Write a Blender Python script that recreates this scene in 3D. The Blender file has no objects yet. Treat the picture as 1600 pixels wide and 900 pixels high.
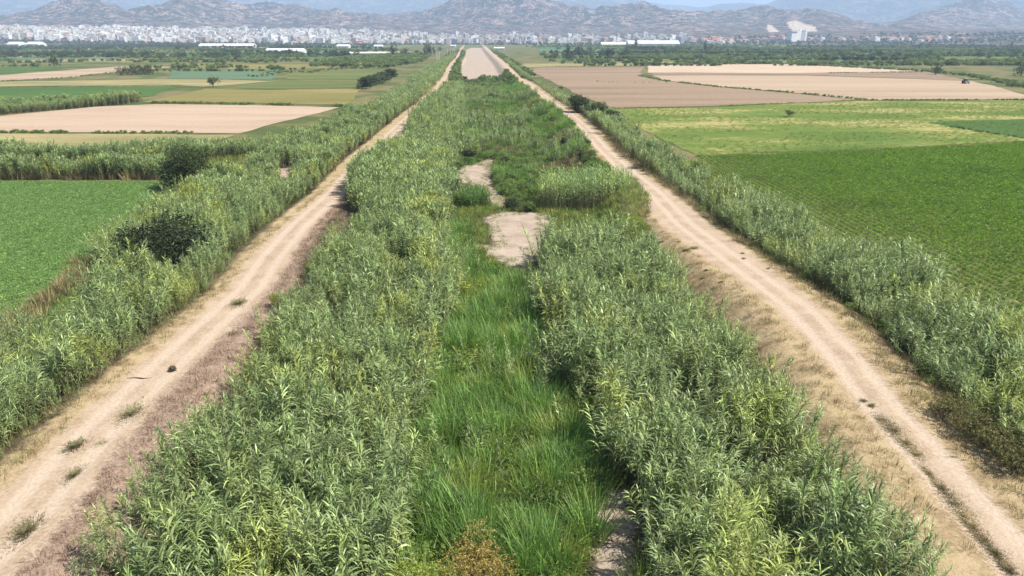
import bpy, math, random
import numpy as np

# ------------------------------------------------------------------ camera, sky, sun, exposure
SC = bpy.context.scene
COL = SC.collection
R = math.radians
F_PX, CX, CY, HOR = 1100.0, 800.0, 450.0, 56.0       # reference picture is 1600 x 900
CAM_H = 20.0                                          # metres above the levee tracks (z = 0)
PITCH = math.atan((CY - HOR) / F_PX)
CP, SP = math.cos(PITCH), math.sin(PITCH)

cam_data = bpy.data.cameras.new('camera')
cam_data.sensor_width = 36.0
cam_data.lens = 36.0 * F_PX / 1600.0
cam_data.clip_start = 0.5
cam_data.clip_end = 60000
cam = bpy.data.objects.new('camera', cam_data)
COL.objects.link(cam)
cam.location = (0, 0, CAM_H)
cam.rotation_euler = (math.pi / 2 - PITCH, 0, 0)
SC.camera = cam

SUN_EL, SUN_AZ = 54.0, 104.0                           # azimuth clockwise from +Y (view direction)
world = bpy.data.worlds.new('World')
SC.world = world
world.use_nodes = True
wn = world.node_tree
sky = wn.nodes.new('ShaderNodeTexSky')
sky.sky_type = 'NISHITA'
sky.sun_disc = False
sky.sun_elevation = R(SUN_EL)
sky.sun_rotation = R(SUN_AZ)
sky.altitude = 60
sky.air_density = 1.0
sky.dust_density = 1.6
sky.ozone_density = 1.0
bg = wn.nodes['Background']
bg.inputs['Strength'].default_value = 0.058
wn.links.new(sky.outputs['Color'], bg.inputs['Color'])

sun_data = bpy.data.lights.new('sun', 'SUN')
sun_data.energy = 5.0
sun_data.angle = R(0.53)
sun_data.color = (1.0, 0.955, 0.88)
sun = bpy.data.objects.new('sun', sun_data)
COL.objects.link(sun)
sun.rotation_euler = (R(90 - SUN_EL), 0, R(180 - SUN_AZ))
sun.location = (200, 50, 300)

SC.view_settings.view_transform = 'Standard'
SC.view_settings.look = 'None'
SC.view_settings.gamma = 1.0
SC.view_settings.use_curve_mapping = False
SC.view_settings.exposure = 1.06
SC.render.engine = 'CYCLES'
cy = SC.cycles
cy.max_bounces = 5
cy.diffuse_bounces = 3
cy.transmission_bounces = 3
cy.glossy_bounces = 1
cy.volume_bounces = 1
cy.use_denoising = True
cy.caustics_reflective = False
cy.caustics_refractive = False

rng = np.random.default_rng(7)
rnd = random.Random(11)


# ------------------------------------------------------------------ geometry of the place
def P(px, py, z=-2.0):
    """point of the horizontal plane z that the photograph shows at pixel (px, py)"""
    v, u = (py - CY) / F_PX, (px - CX) / F_PX
    t = (CAM_H - z) / (v * CP + SP)
    return (u * t, (CP - v * SP) * t)


def project(x, y, z):
    dx, dy, dz = x, y, z - CAM_H
    depth = np.maximum(dy * CP - dz * SP, 0.05)
    return CX + F_PX * dx / depth, CY + F_PX * (-dz * CP - dy * SP) / depth


def pw(pts, z):
    return [P(a, b, z) for a, b in pts]


_L = [(30, 813), (130, 698), (250, 580), (392, 450), (425, 400), (470, 350), (525, 300), (562, 255), (600, 220),
      (632, 190), (665, 160), (683, 140), (696, 120), (706, 99)]
_R = [(1592, 880), (1526, 800), (1440, 700), (1382, 640), (1322, 560), (1247, 480), (1165, 420), (1070, 350),
      (1022, 300), (972, 260), (940, 230), (915, 200), (885, 175), (862, 160), (827, 131), (810, 122), (786, 97),
      (777, 90)]
LW = sorted(pw(_L, 0.0), key=lambda q: q[1])
RW = sorted(pw(_R, 0.0), key=lambda q: q[1])
LW = [(LW[0][0] + .4, -80)] + LW + [(-52, 700), (-82, 1200), (-160, 2600), (-400, 20000)]
RW = [(RW[0][0] - .4, -80)] + RW + [(-40, 1200), (-110, 2600), (-350, 20000)]
LWa, RWa = np.array(LW), np.array(RW)


def xl(y):
    return np.interp(y, LWa[:, 1], LWa[:, 0])


def xr(y):
    return np.interp(y, RWa[:, 1], RWa[:, 0])


def half_l(y):
    return np.interp(y, [0, 25, 40, 60, 90, 150, 300, 1200], [2.1, 2.1, 1.85, 2.0, 1.6, 1.35, 1.1, 1.5])


def half_r(y):
    return np.interp(y, [0, 25, 40, 55, 68, 80, 95, 120, 180, 300, 1200],
                     [1.35, 1.35, 1.5, 2.0, 2.7, 2.9, 2.0, 1.7, 1.4, 1.2, 1.4])


def ss(a, b, x):
    t = np.clip((x - a) / (b - a), 0, 1)
    return t * t * (3 - 2 * t)


def hash2(ix, iy, seed):
    n = (ix.astype(np.int64) * 374761393 + iy.astype(np.int64) * 668265263 + seed * 974634777) & 0x7fffffff
    n = ((n ^ (n >> 13)) * 1274126177) & 0x7fffffff
    n = (n ^ (n >> 16)) & 0xffff
    return n / 65535.0


def vnoise(x, y, seed=0):
    x = np.asarray(x, float); y = np.asarray(y, float)
    ix, iy = np.floor(x), np.floor(y)
    fx, fy = x - ix, y - iy
    fx, fy = fx * fx * (3 - 2 * fx), fy * fy * (3 - 2 * fy)
    a, b = hash2(ix, iy, seed), hash2(ix + 1, iy, seed)
    c, d = hash2(ix, iy + 1, seed), hash2(ix + 1, iy + 1, seed)
    return (a * (1 - fx) + b * fx) * (1 - fy) + (c * (1 - fx) + d * fx) * fy


def fbm(x, y, seed=0, octaves=4):
    s, a, tot = 0, 1.0, 0
    for k in range(octaves):
        s = s + a * vnoise(x * 2 ** k, y * 2 ** k, seed + k * 17)
        tot += a
        a *= .5
    return s / tot


def ground_z(x, y):
    x = np.asarray(x, float); y = np.asarray(y, float)
    wl, wr = x - xl(y), x - xr(y)
    inside = (wl > 0) & (wr < 0)
    din = np.minimum(np.abs(wl), np.abs(wr))
    half = np.maximum((xr(y) - xl(y)) * .5, 1)
    edge = np.minimum(3.0, half * .4)
    low = np.where(inside, -2.5, -2.0)
    h = low * ss(edge, np.where(inside, edge + 5.5, edge + 5.0), din)
    keep = 1 - ss(1500, 1800, y)
    h = h * keep + (-2.0) * (1 - keep)
    near = 1 - ss(120, 260, np.hypot(x, y))
    rough = (fbm(x * .35, y * .35, 3, 3) - .5) * .35 * ss(2.4, 4.0, din)
    rut = -.06 * (np.exp(-((din - .78) / .22) ** 2)) + (vnoise(x * 1.3, y * 1.3, 5) - .5) * .05
    dl = np.minimum(din, 50)
    fieldy = (1 - ss(9, 12, dl)) * np.where(inside, 0, 1) + np.where(inside, 1, 0)
    return h + near * (rough * fieldy + rut * (1 - ss(2.2, 3, din)))


def in_poly(poly, x, y):
    poly = np.asarray(poly, float)
    r = np.zeros(np.shape(x), bool)
    j = len(poly) - 1
    for i in range(len(poly)):
        xi, yi = poly[i]; xj, yj = poly[j]
        c = ((yi > y) != (yj > y)) & (x < (xj - xi) * (y - yi) / ((yj - yi) + 1e-12) + xi)
        r ^= c
        j = i
    return r


def sdf(poly, x, y):
    """distance to a polygon's edge, positive inside"""
    poly = np.asarray(poly, float)
    d = np.full(np.shape(x), 1e9)
    for i in range(len(poly)):
        a, b = poly[i - 1], poly[i]
        e = b - a
        t = np.clip(((x - a[0]) * e[0] + (y - a[1]) * e[1]) / (e @ e + 1e-12), 0, 1)
        d = np.minimum(d, np.hypot(x - a[0] - t * e[0], y - a[1] - t * e[1]))
    return np.where(in_poly(poly, x, y), d, -d)


# bare sand of the dry river bed, from the photograph, on the bed plane
BED_PX = [
    [(729, 78), (736, 74.5), (760, 75), (766, 84), (771, 90), (786, 104), (793, 115), (777, 121), (754, 120.5),
     (735, 126), (722, 119), (721, 108), (722, 100), (727, 88)],
    [(712, 262), (738, 258), (768, 248), (769, 262), (764, 284), (792, 316), (789, 326), (772, 322), (748, 296),
     (722, 283)],
    [(758, 338), (790, 332), (850, 333), (862, 346), (846, 392), (836, 412), (832, 436), (822, 432), (806, 420), (790, 412),
     (738, 392), (742, 384), (772, 386)],
    [(838, 545), (850, 520), (860, 560), (846, 575)],
    [(930, 775), (975, 765), (990, 785), (998, 1100), (895, 1100), (918, 900)],
]
BED = [pw(p, -2.5) for p in BED_PX] + [pw([(428, 276), (436, 252), (470, 246), (468, 258), (445, 280)], -.9)]


# ------------------------------------------------------------------ helpers
def link(o, parent=None):
    COL.objects.link(o)
    if parent is not None:
        o.parent = parent
    return o


def tag(o, label=None, cat=None, group=None, kind=None):
    if label: o['label'] = label
    if cat: o['category'] = cat
    if group: o['group'] = group
    if kind: o['kind'] = kind
    return o


def mesh_from(name, verts, faces, mats=(), mi=None, smooth=False):
    me = bpy.data.meshes.new(name)
    verts = np.asarray(verts, np.float32).reshape(-1, 3)
    if isinstance(faces, np.ndarray):
        n, k = faces.shape
        me.vertices.add(len(verts)); me.vertices.foreach_set('co', verts.ravel())
        me.loops.add(n * k); me.loops.foreach_set('vertex_index', faces.astype(np.int32).ravel())
        me.polygons.add(n)
        me.polygons.foreach_set('loop_start', np.arange(0, n * k, k, dtype=np.int32))
        me.polygons.foreach_set('loop_total', np.full(n, k, np.int32))
    else:
        me.from_pydata([tuple(map(float, v)) for v in verts], [], faces)
    for m in mats: me.materials.append(m)
    if mi is not None:
        me.polygons.foreach_set('material_index', np.asarray(mi, np.int32))
    if smooth:
        me.polygons.foreach_set('use_smooth', np.ones(len(me.polygons), bool))
    me.update(calc_edges=True)
    return me


class MB:
    """collects quads and triangles of one mesh"""
    def __init__(s): s.v, s.f, s.m = [], [], []

    def face(s, pts, m=0):
        b = len(s.v); s.v += [tuple(p) for p in pts]; s.f.append(tuple(range(b, b + len(pts)))); s.m.append(m)

    def box(s, x0, x1, y0, y1, z0, z1, m=0):
        b = len(s.v)
        s.v += [(x0, y0, z0), (x1, y0, z0), (x1, y1, z0), (x0, y1, z0), (x0, y0, z1), (x1, y0, z1), (x1, y1, z1), (x0, y1, z1)]
        for q in ((0, 3, 2, 1), (4, 5, 6, 7), (0, 1, 5, 4), (1, 2, 6, 5), (2, 3, 7, 6), (3, 0, 4, 7)):
            s.f.append(tuple(b + i for i in q)); s.m.append(m)

    def tube(s, pts, radii, n=6, m=0, cap=True):
        b0 = len(s.v)
        pts = [np.array(p, float) for p in pts]
        for i, p in enumerate(pts):
            d = pts[min(i + 1, len(pts) - 1)] - pts[max(i - 1, 0)]
            d = d / (np.linalg.norm(d) + 1e-9)
            a = np.cross(d, (0, 0, 1.0) if abs(d[2]) < .9 else (1.0, 0, 0)); a /= np.linalg.norm(a)
            c = np.cross(d, a)
            for k in range(n):
                w = 2 * math.pi * k / n
                s.v.append(tuple(p + radii[i] * (math.cos(w) * a + math.sin(w) * c)))
        for i in range(len(pts) - 1):
            for k in range(n):
                q = b0 + i * n
                s.f.append((q + k, q + (k + 1) % n, q + n + (k + 1) % n, q + n + k)); s.m.append(m)
        if cap:
            s.f.append(tuple(b0 + (len(pts) - 1) * n + k for k in range(n))); s.m.append(m)
            s.f.append(tuple(b0 + k for k in range(n))[::-1]); s.m.append(m)

    def mesh(s, name, mats, smooth=False):
        return mesh_from(name, s.v, s.f, mats, s.m, smooth)


# ------------------------------------------------------------------ materials
class NT:
    def __init__(s, name):
        s.m = bpy.data.materials.new(name); s.m.use_nodes = True
        s.t = s.m.node_tree; s.t.nodes.clear()
        s.out = s.t.nodes.new('ShaderNodeOutputMaterial')

    def n(s, typ, **kw):
        o = s.t.nodes.new(typ)
        for k, v in kw.items():
            if k.startswith('i_'):
                key = k[2:]
                o.inputs[int(key) if key.isdigit() else key.replace('_', ' ')].default_value = v
            else:
                setattr(o, k, v)
        return o

    def l(s, a, b): s.t.links.new(a, b)

    def noise(s, scale, detail=4, rough=.55, co=None, dim='3D'):
        o = s.n('ShaderNodeTexNoise', noise_dimensions=dim)
        o.inputs['Scale'].default_value = scale; o.inputs['Detail'].default_value = detail
        o.inputs['Roughness'].default_value = rough
        if co is not None: s.l(co, o.inputs['Vector'])
        return o.outputs['Fac']

    def geo(s):
        return s.n('ShaderNodeNewGeometry').outputs['Position']

    def math(s, op, a, b=None, c=None, clamp=False):
        o = s.n('ShaderNodeMath', operation=op, use_clamp=clamp)
        for i, q in enumerate((a, b, c)):
            if q is None: continue
            if isinstance(q, (int, float)): o.inputs[i].default_value = q
            else: s.l(q, o.inputs[i])
        return o.outputs[0]

    def step(s, x, a, b, lo=0.0, hi=1.0):
        o = s.n('ShaderNodeMapRange', interpolation_type='SMOOTHSTEP')
        s.l(x, o.inputs['Value'])
        for k, q in (('From Min', a), ('From Max', b), ('To Min', lo), ('To Max', hi)):
            o.inputs[k].default_value = q
        return o.outputs['Result']

    def ramp(s, x, stops):
        o = s.n('ShaderNodeValToRGB'); s.l(x, o.inputs['Fac'])
        e = o.color_ramp.elements
        while len(e) < len(stops): e.new(.5)
        for el, (p, c) in zip(e, stops):
            el.position = p; el.color = (*c, 1)
        return o.outputs['Color']

    def mix(s, f, a, b):
        o = s.n('ShaderNodeMix', data_type='RGBA')
        for k, q in ((0, f), (6, a), (7, b)):
            if isinstance(q, (int, float)): o.inputs[k].default_value = q
            elif isinstance(q, tuple): o.inputs[k].default_value = (*q, 1)
            else: s.l(q, o.inputs[k])
        return o.outputs[2]

    def bump(s, h, strength=.5, dist=.1):
        o = s.n('ShaderNodeBump'); o.inputs['Strength'].default_value = strength
        o.inputs['Distance'].default_value = dist
        s.l(h, o.inputs['Height'])
        return o.outputs['Normal']

    def principled(s, col, rough=.9, normal=None, spec=.15):
        o = s.n('ShaderNodeBsdfPrincipled')
        if isinstance(col, tuple): o.inputs['Base Color'].default_value = (*col, 1)
        else: s.l(col, o.inputs['Base Color'])
        o.inputs['Roughness'].default_value = rough
        o.inputs['Specular IOR Level'].default_value = spec
        if normal is not None: s.l(normal, o.inputs['Normal'])
        s.l(o.outputs[0], s.out.inputs['Surface'])
        return s.m


def leaf_mat(name, c1, c2, trans=.35, patch=None, patch_scale=.12, gloss=.12, rough=.45, vary=.35):
    """foliage: two tones by individual, a third tone in patches over the ground, some light through the leaf"""
    t = NT(name)
    info = t.n('ShaderNodeObjectInfo')
    pos = t.geo()
    col = t.mix(info.outputs['Random'], c1, c2)
    if patch:
        f = t.step(t.noise(patch_scale, 3, .6, pos), .50, .66)
        col = t.mix(f, col, patch)
    br = t.n('ShaderNodeHueSaturation')
    w = t.n('ShaderNodeTexWhiteNoise', noise_dimensions='1D')
    t.l(info.outputs['Random'], w.inputs['W'])
    isl = t.n('ShaderNodeNewGeometry').outputs['Random Per Island']
    per_leaf = t.math('MULTIPLY_ADD', t.math('POWER', isl, 2.0), .95, .62)
    t.l(t.math('MULTIPLY', per_leaf, t.math('MULTIPLY_ADD', w.outputs['Value'], vary * 2, 1 - vary)), br.inputs['Value'])
    br.inputs['Saturation'].default_value = 1.0
    t.l(col, br.inputs['Color'])
    d = t.n('ShaderNodeBsdfPrincipled')
    d.inputs['Roughness'].default_value = rough
    d.inputs['Specular IOR Level'].default_value = gloss * 2
    t.l(br.outputs[0], d.inputs['Base Color'])
    tr = t.n('ShaderNodeBsdfTranslucent')
    g = t.n('ShaderNodeHueSaturation'); g.inputs['Saturation'].default_value = 1.15; g.inputs['Value'].default_value = 1.1
    t.l(br.outputs[0], g.inputs['Color']); t.l(g.outputs[0], tr.inputs['Color'])
    mx = t.n('ShaderNodeMixShader'); mx.inputs[0].default_value = trans
    t.l(d.outputs[0], mx.inputs[1]); t.l(tr.outputs[0], mx.inputs[2])
    t.l(mx.outputs[0], t.out.inputs['Surface'])
    return t.m


def plain(name, col, rough=.8, var=.25, scale=2.0):
    t = NT(name)
    f = t.noise(scale, 4, .6, t.geo())
    dark = tuple(c * (1 - var) for c in col)
    light = tuple(min(c * (1 + var), 1) for c in col)
    return t.principled(t.ramp(f, [(.3, dark), (.7, light)]), rough)


def field_mat(name, stops, scale=.05, fine=1.2, rows=None, rowdark=.5, stretch=(1, 1, 1), bump=.4):
    t = NT(name)
    pos = t.geo()
    mp = t.n('ShaderNodeMapping'); t.l(pos, mp.inputs['Vector']); mp.inputs['Scale'].default_value = stretch
    a = t.noise(scale, 5, .62, mp.outputs[0])
    b = t.noise(fine, 3, .6, pos)
    f = t.math('ADD', t.math('MULTIPLY', a, .72), t.math('MULTIPLY', b, .28))
    col = t.ramp(f, stops)
    if rows:
        ang, pitch = rows
        mr = t.n('ShaderNodeMapping'); t.l(pos, mr.inputs['Vector']); mr.inputs['Rotation'].default_value = (0, 0, ang)
        w = t.n('ShaderNodeTexWave', bands_direction='X'); t.l(mr.outputs[0], w.inputs['Vector'])
        w.inputs['Scale'].default_value = math.pi / 10 / pitch * 1.0
        w.inputs['Distortion'].default_value = .6
        col = t.mix(t.math('MULTIPLY', t.step(w.outputs['Fac'], .2, .8), rowdark), col, tuple(c * .55 for c in stops[0][1]))
    return t.principled(col, .95, t.bump(b, bump, .15), .05)


# ------------------------------------------------------------------ ground sheet
def ground_material():
    t = NT('ground_earth')
    pos = t.geo()
    def attr(n): return t.n('ShaderNodeAttribute', attribute_name=n).outputs['Fac']
    n_big, n_mid, n_fine = t.noise(.08, 4, .6, pos), t.noise(.55, 5, .62, pos), t.noise(5.0, 4, .65, pos)
    wob = t.math('MULTIPLY', t.math('SUBTRACT', n_mid, .5), 2.6)
    wobf = t.math('MULTIPLY', t.math('SUBTRACT', n_fine, .5), 1.0)
    # earth and litter under the plants, dull grass on the plain
    soil = t.ramp(n_mid, [(.3, (.060, .048, .030)), (.55, (.10, .082, .048)), (.75, (.15, .12, .07))])
    grass = t.ramp(t.noise(.03, 5, .65, pos), [(.3, (.045, .07, .024)), (.46, (.08, .10, .034)), (.58, (.17, .14, .068)), (.72, (.065, .085, .03))])
    base = t.mix(attr('plain'), soil, grass)
    # dry grass on the banks
    dry = t.ramp(t.math('ADD', t.math('MULTIPLY', n_mid, .6), t.math('MULTIPLY', n_fine, .4)),
                 [(.3, (.15, .11, .06)), (.44, (.27, .20, .115)), (.56, (.37, .285, .17)), (.70, (.23, .20, .09))])
    fd = t.step(t.math('ADD', t.math('ADD', attr('dry'), t.math('MULTIPLY', wob, .55)), wobf), -.4, .5)
    col = t.mix(fd, base, dry)
    # purple brown dead grass of the bank beside the wide track
    red = t.ramp(n_fine, [(.3, (.16, .105, .075)), (.5, (.25, .18, .135)), (.7, (.33, .245, .185))])
    fr = t.step(t.math('ADD', t.math('ADD', attr('russet'), t.math('MULTIPLY', wob, .4)), wobf), -.3, .4)
    col = t.mix(fr, col, red)
    # bed sand
    sand = t.ramp(t.math('ADD', t.math('MULTIPLY', n_mid, .55), t.math('MULTIPLY', n_fine, .45)),
                  [(.26, (.15, .115, .08)), (.40, (.26, .205, .155)), (.54, (.35, .28, .22)), (.72, (.39, .32, .255))])
    fb = t.step(t.math('ADD', t.math('ADD', attr('bed'), t.math('MULTIPLY', wob, 1.5)), t.math('MULTIPLY', wobf, 2.0)), -.5, .6)
    col = t.mix(fb, col, sand)
    # track
    road = t.ramp(t.math('ADD', t.math('MULTIPLY', n_mid, .5), t.math('MULTIPLY', n_fine, .5)),
                  [(.26, (.20, .14, .088)), (.42, (.30, .222, .15)), (.54, (.37, .285, .205)), (.7, (.42, .335, .25))])
    pale = t.ramp(n_fine, [(.3, (.37, .29, .215)), (.7, (.46, .375, .29))])
    a = t.math('ABSOLUTE', attr('off'))
    wheel = t.math('SUBTRACT', 1.0, t.step(t.math('ABSOLUTE', t.math('SUBTRACT', t.math('ADD', a, t.math('MULTIPLY', wob, .12)), .85)), .15, .6))
    road = t.mix(t.math('MULTIPLY', wheel, .8), road, pale)
    froad = t.step(t.math('ADD', t.math('ADD', attr('road'), t.math('MULTIPLY', wob, .6)), t.math('MULTIPLY', wobf, 1.1)), -.3, .45)
    col = t.mix(froad, col, road)
    h = t.math('ADD', t.math('MULTIPLY', n_fine, .9), t.math('MULTIPLY', t.noise(18, 3, .6, pos), .25))
    return t.principled(col, .95, t.bump(h, .55, .12), .05)


def build_ground():
    fine = np.arange(-50, 50.01, .45)
    g, step, out = 50.0, .5, []
    while g < 17000:
        step *= 1.085; g += step; out.append(g)
    xs = np.concatenate([-np.array(out[::-1]), fine, out])
    ys = list(np.arange(-90, 4, 4.0)); y = 4.0
    while y < 1700:
        ys.append(y); y += max(.42, y * .0125)
    st = y * .0125
    while y < 17000:
        ys.append(y); st *= 1.07; y += st
    ys = np.array(ys)
    X, Y = np.meshgrid(xs, ys)
    x, y = X.ravel(), Y.ravel()
    z = ground_z(x, y)
    z = z - 40 * ss(2600, 4200, np.hypot(x, y))        # dips under the foothills
    v = np.stack([x, y, z], 1)
    nx, ny = len(xs), len(ys)
    i = np.arange(ny - 1)[:, None] * nx + np.arange(nx - 1)[None, :]
    f = np.stack([i, i + 1, i + nx + 1, i + nx], -1).reshape(-1, 4)
    wl, wr = x - xl(y), x - xr(y)
    inside = (wl > 0) & (wr < 0)
    road = np.maximum(half_l(y) - np.abs(wl), half_r(y) - np.abs(wr)) * (y < 1500) - 9 * (y >= 1500)
    off = np.where(np.abs(wl) < np.abs(wr), wl, wr)
    bed = np.full(len(x), -50.0)
    for p in BED: bed = np.maximum(bed, sdf(p, x, y))
    ri = np.interp(y, [0, 30, 45, 55, 62, 80, 100, 140, 300], [4.6, 4.9, 5.2, 6.6, 5.4, 5.5, 4.4, 3.0, 3.0])
    ro = np.interp(y, [0, 30, 60, 80, 300], [4.4, 4.4, 3.4, 2.8, 2.8])
    dry = np.maximum.reduce([np.where(wr < 0, ri + wr, ro - wr), np.where(wl < 0, 3.3 + wl, 2.6 - wl)])
    russet = np.where(wl > 0, np.interp(y, [0, 30, 45, 60, 90, 300], [5.2, 5.0, 4.2, 3.2, 2.4, 2.0]) - wl, -9)
    far = np.hypot(x, y)
    plainm = np.where(inside, 0, ss(9, 14, np.minimum(np.abs(wl), np.abs(wr))))
    plainm = np.maximum(plainm, ss(300, 420, y))
    mats = [ground_material()]
    attrs = dict(road=np.clip(road, -9, 9), off=np.clip(off, -9, 9), bed=np.clip(bed, -9, 9), dry=np.clip(dry, -9, 9),
                 russet=np.clip(russet, -9, 9), plain=plainm)
    # faces of the two tracks and of the bare bed are objects of their own, cut from the same sheet
    fx, fy = x[f].mean(1), y[f].mean(1)
    fl, fr_, fb = np.abs(wl)[f].mean(1), np.abs(wr)[f].mean(1), bed[f].mean(1)
    cls = np.zeros(len(f), int)
    cls[(fl < half_l(fy)) & (fy < 1500)] = 1
    cls[(fr_ < half_r(fy)) & (fy < 1500)] = 2
    cls[(cls == 0) & (fb > 0) & (fy > 300)] = 3
    cls[(cls == 0) & (fb > 0) & (fy <= 300)] = 4
    info = {0: ('ground', 'earth and dry grass ground of the flat river plain and levee banks', 'ground'),
            1: ('dirt_road', 'wide sandy dirt track on the levee beside the smooth green field', 'dirt road'),
            2: ('dirt_road', 'narrow pale dirt track with grass centre beside the row crop field', 'dirt road'),
            3: ('river_bed', 'broad bare sandy river bed running towards the town', 'river bed'),
            4: ('river_bed', 'small patches of pale sand between the reeds in the channel', 'river bed')}
    for c, (nm, lb, ct) in info.items():
        ff = f[cls == c]
        used = np.unique(ff)
        remap = np.zeros(len(x), np.int64); remap[used] = np.arange(len(used))
        me = mesh_from(nm, v[used], remap[ff], mats, smooth=True)
        for k, a in attrs.items():
            at = me.attributes.new(k, 'FLOAT', 'POINT')
            at.data.foreach_set('value', a[used].astype(np.float32))
        o = link(bpy.data.objects.new(nm, me))
        tag(o, lb, ct, kind='structure')


build_ground()

# ------------------------------------------------------------------ fields of the plain
_fieldn = [0]


def field(name, label, px, mat, cat='field', world=None):
    pts = world or pw(px, -2.0)
    out = []
    for i in range(len(pts)):
        (x0, y0), (x1, y1) = pts[i], pts[(i + 1) % len(pts)]
        L = math.hypot(x1 - x0, y1 - y0)
        seg = max(4.0, .02 * math.hypot(x0 + x1, y0 + y1) / 2)
        n = max(1, min(60, int(L / seg)))
        amp = min(.16 * seg, 3.0) if n > 1 else 0
        for k in range(n):
            t = k / n
            j = (vnoise(t * n * .45 + x0, y0, 77) - .5) * 2 * amp + rnd.uniform(-.4, .4) * amp if k else 0
            out.append((x0 + (x1 - x0) * t - (y1 - y0) / L * float(j), y0 + (y1 - y0) * t + (x1 - x0) / L * float(j)))
    pts = out
    _fieldn[0] += 1
    z = -1.93 + .006 * (_fieldn[0] % 12)
    me = mesh_from(name, [(a, b, z) for a, b in pts], [tuple(range(len(pts)))], [mat])
    o = link(bpy.data.objects.new(name, me))
    return tag(o, label, cat, kind='structure')


def levee_edge(side, y0, y1, off, n=12):
    ys = np.linspace(y0, y1, n)
    return [(float((xl(q) - off) if side < 0 else (xr(q) + off)), float(q)) for q in ys]


M_green = field_mat('lush_crop', [(.3, (.15, .245, .075)), (.5, (.185, .29, .09)), (.7, (.21, .315, .105))], .06, 1.5, stretch=(.5, 1, 1))
M_soilgreen = field_mat('row_crop_soil', [(.3, (.09, .095, .035)), (.5, (.11, .12, .04)), (.7, (.14, .13, .06))], .1, 2)
M_beige = field_mat('beige_tilth', [(.34, (.29, .21, .148)), (.48, (.35, .26, .187)), (.6, (.39, .295, .215)), (.7, (.33, .245, .175))], .06, 1.0, stretch=(.25, 1, 1))
M_tan = field_mat('pale_stubble', [(.3, (.36, .275, .195)), (.5, (.40, .31, .225)), (.7, (.44, .35, .26))], .03, .8)
M_brown = field_mat('brown_tilth', [(.34, (.17, .122, .082)), (.48, (.235, .17, .115)), (.56, (.28, .205, .14)), (.66, (.215, .158, .108))], .05, .5, rows=(R(80), 4.5), rowdark=.3, stretch=(.10, 1, 1))
M_clay = field_mat('clay_tilth', [(.34, (.24, .17, .115)), (.48, (.31, .23, .16)), (.6, (.36, .275, .195)), (.7, (.30, .22, .155))], .04, .5, stretch=(.10, 1, 1))
M_mott = field_mat('patchy_pasture', [(.30, (.06, .105, .022)), (.44, (.095, .14, .03)), (.52, (.15, .175, .045)), (.585, (.33, .275, .12)), (.66, (.10, .14, .03))], .045, .7, stretch=(.45, 1, 1))
M_gold = field_mat('golden_stubble', [(.3, (.11, .115, .035)), (.5, (.18, .155, .055)), (.7, (.26, .20, .085))], .03, .5, stretch=(.3, 1, 1))
M_straw = field_mat('straw_grass', [(.3, (.14, .135, .055)), (.5, (.23, .20, .095)), (.7, (.33, .275, .14))], .08, .9, stretch=(.4, 1, 1))
M_deep = field_mat('deep_green_crop', [(.3, (.045, .085, .022)), (.5, (.06, .11, .03)), (.7, (.08, .13, .036))], .04, .6, stretch=(.3, 1, 1))
M_sage = field_mat('sage_crop', [(.3, (.07, .115, .065)), (.5, (.09, .14, .08)), (.7, (.115, .155, .085))], .03, .5, stretch=(.3, 1, 1))
M_olive = field_mat('olive_meadow', [(.3, (.065, .09, .028)), (.5, (.105, .125, .04)), (.7, (.16, .155, .06))], .03, .5, stretch=(.3, 1, 1))

GREEN_POLY = [P(-700, 288), P(236, 284)] + levee_edge(-1, 108, 30, 13.0) + [(-170, 20)]
field('crop_field', 'smooth bright green field beside the wide sandy track', None, M_green, world=GREEN_POLY)
CROP_POLY = levee_edge(1, 26, 124, 10.5) + [P(1100, 246), P(1350, 237), P(1600, 224), P(2600, 196), (330, 20)]
field('crop_field', 'large green field of crops planted in rows', None, M_soilgreen, world=CROP_POLY)
field('bare_field', 'bare beige field between the reed hedge and the golden strip',
      [(-400, 205), (-400, 195), (0, 182), (60, 176), (150, 167), (245, 163), (400, 165), (530, 168), (372, 209), (0, 206)], M_beige)
field('dry_field', 'straw coloured grass strip in front of the bare beige field',
      [(-500, 238), (-500, 210), (0, 209), (370, 211), (330, 222), (240, 232), (0, 238)], M_straw)
field('stubble_field', 'golden green stubble strip behind the bare beige field',
      [(222, 160), (320, 139), (420, 141), (565, 139), (545, 164), (400, 162)], M_gold)
field('crop_field', 'deep green field behind the reed hedge of the beige field',
      [(-500, 175), (-500, 137), (0, 137), (275, 135), (235, 151), (150, 156), (60, 161), (0, 168)], M_deep)
field('meadow_field', 'olive green meadow strip reaching the levee bushes',
      [(330, 137), (440, 126), (600, 127), (570, 137), (420, 139)], M_olive)
field('stubble_field', 'pale straw strip behind the deep green field',
      [(-500, 135), (-500, 130), (0, 128), (240, 124), (330, 124), (430, 127), (325, 136), (280, 133), (0, 135.5)], M_straw)
field('crop_field', 'sage green field strip with a straw strip on either side',
      [(262, 123), (270, 110), (440, 109), (425, 125)], M_sage)
field('stubble_field', 'long sandy brown strip among the far green strips',
      [(-500, 127), (-500, 116), (0, 118), (180, 104.5), (280, 104.5), (200, 111), (120, 120), (0, 127)], M_clay)
field('crop_field', 'deep green strip beyond the sandy brown strip',
      [(-500, 115), (-500, 106), (0, 106), (150, 102.5), (0, 116)], M_deep)
field('stubble_field', 'golden strip beyond the sage green field',
      [(285, 108.5), (290, 99.5), (480, 100), (600, 103), (470, 107.5)], M_gold)
field('meadow_field', 'grey green strip beside the levee with bushes at its end',
      [(445, 124), (452, 111), (600, 108.5), (618, 113), (600, 125)], M_olive)
field('pasture_field', 'patchy yellow and green pasture between bare and planted fields',
      [(958, 171), (1100, 168), (1350, 158), (1610, 157), (2500, 150), (2600, 193), (1600, 221), (1345, 234), (1090, 243), (1010, 205)], M_mott)
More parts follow.
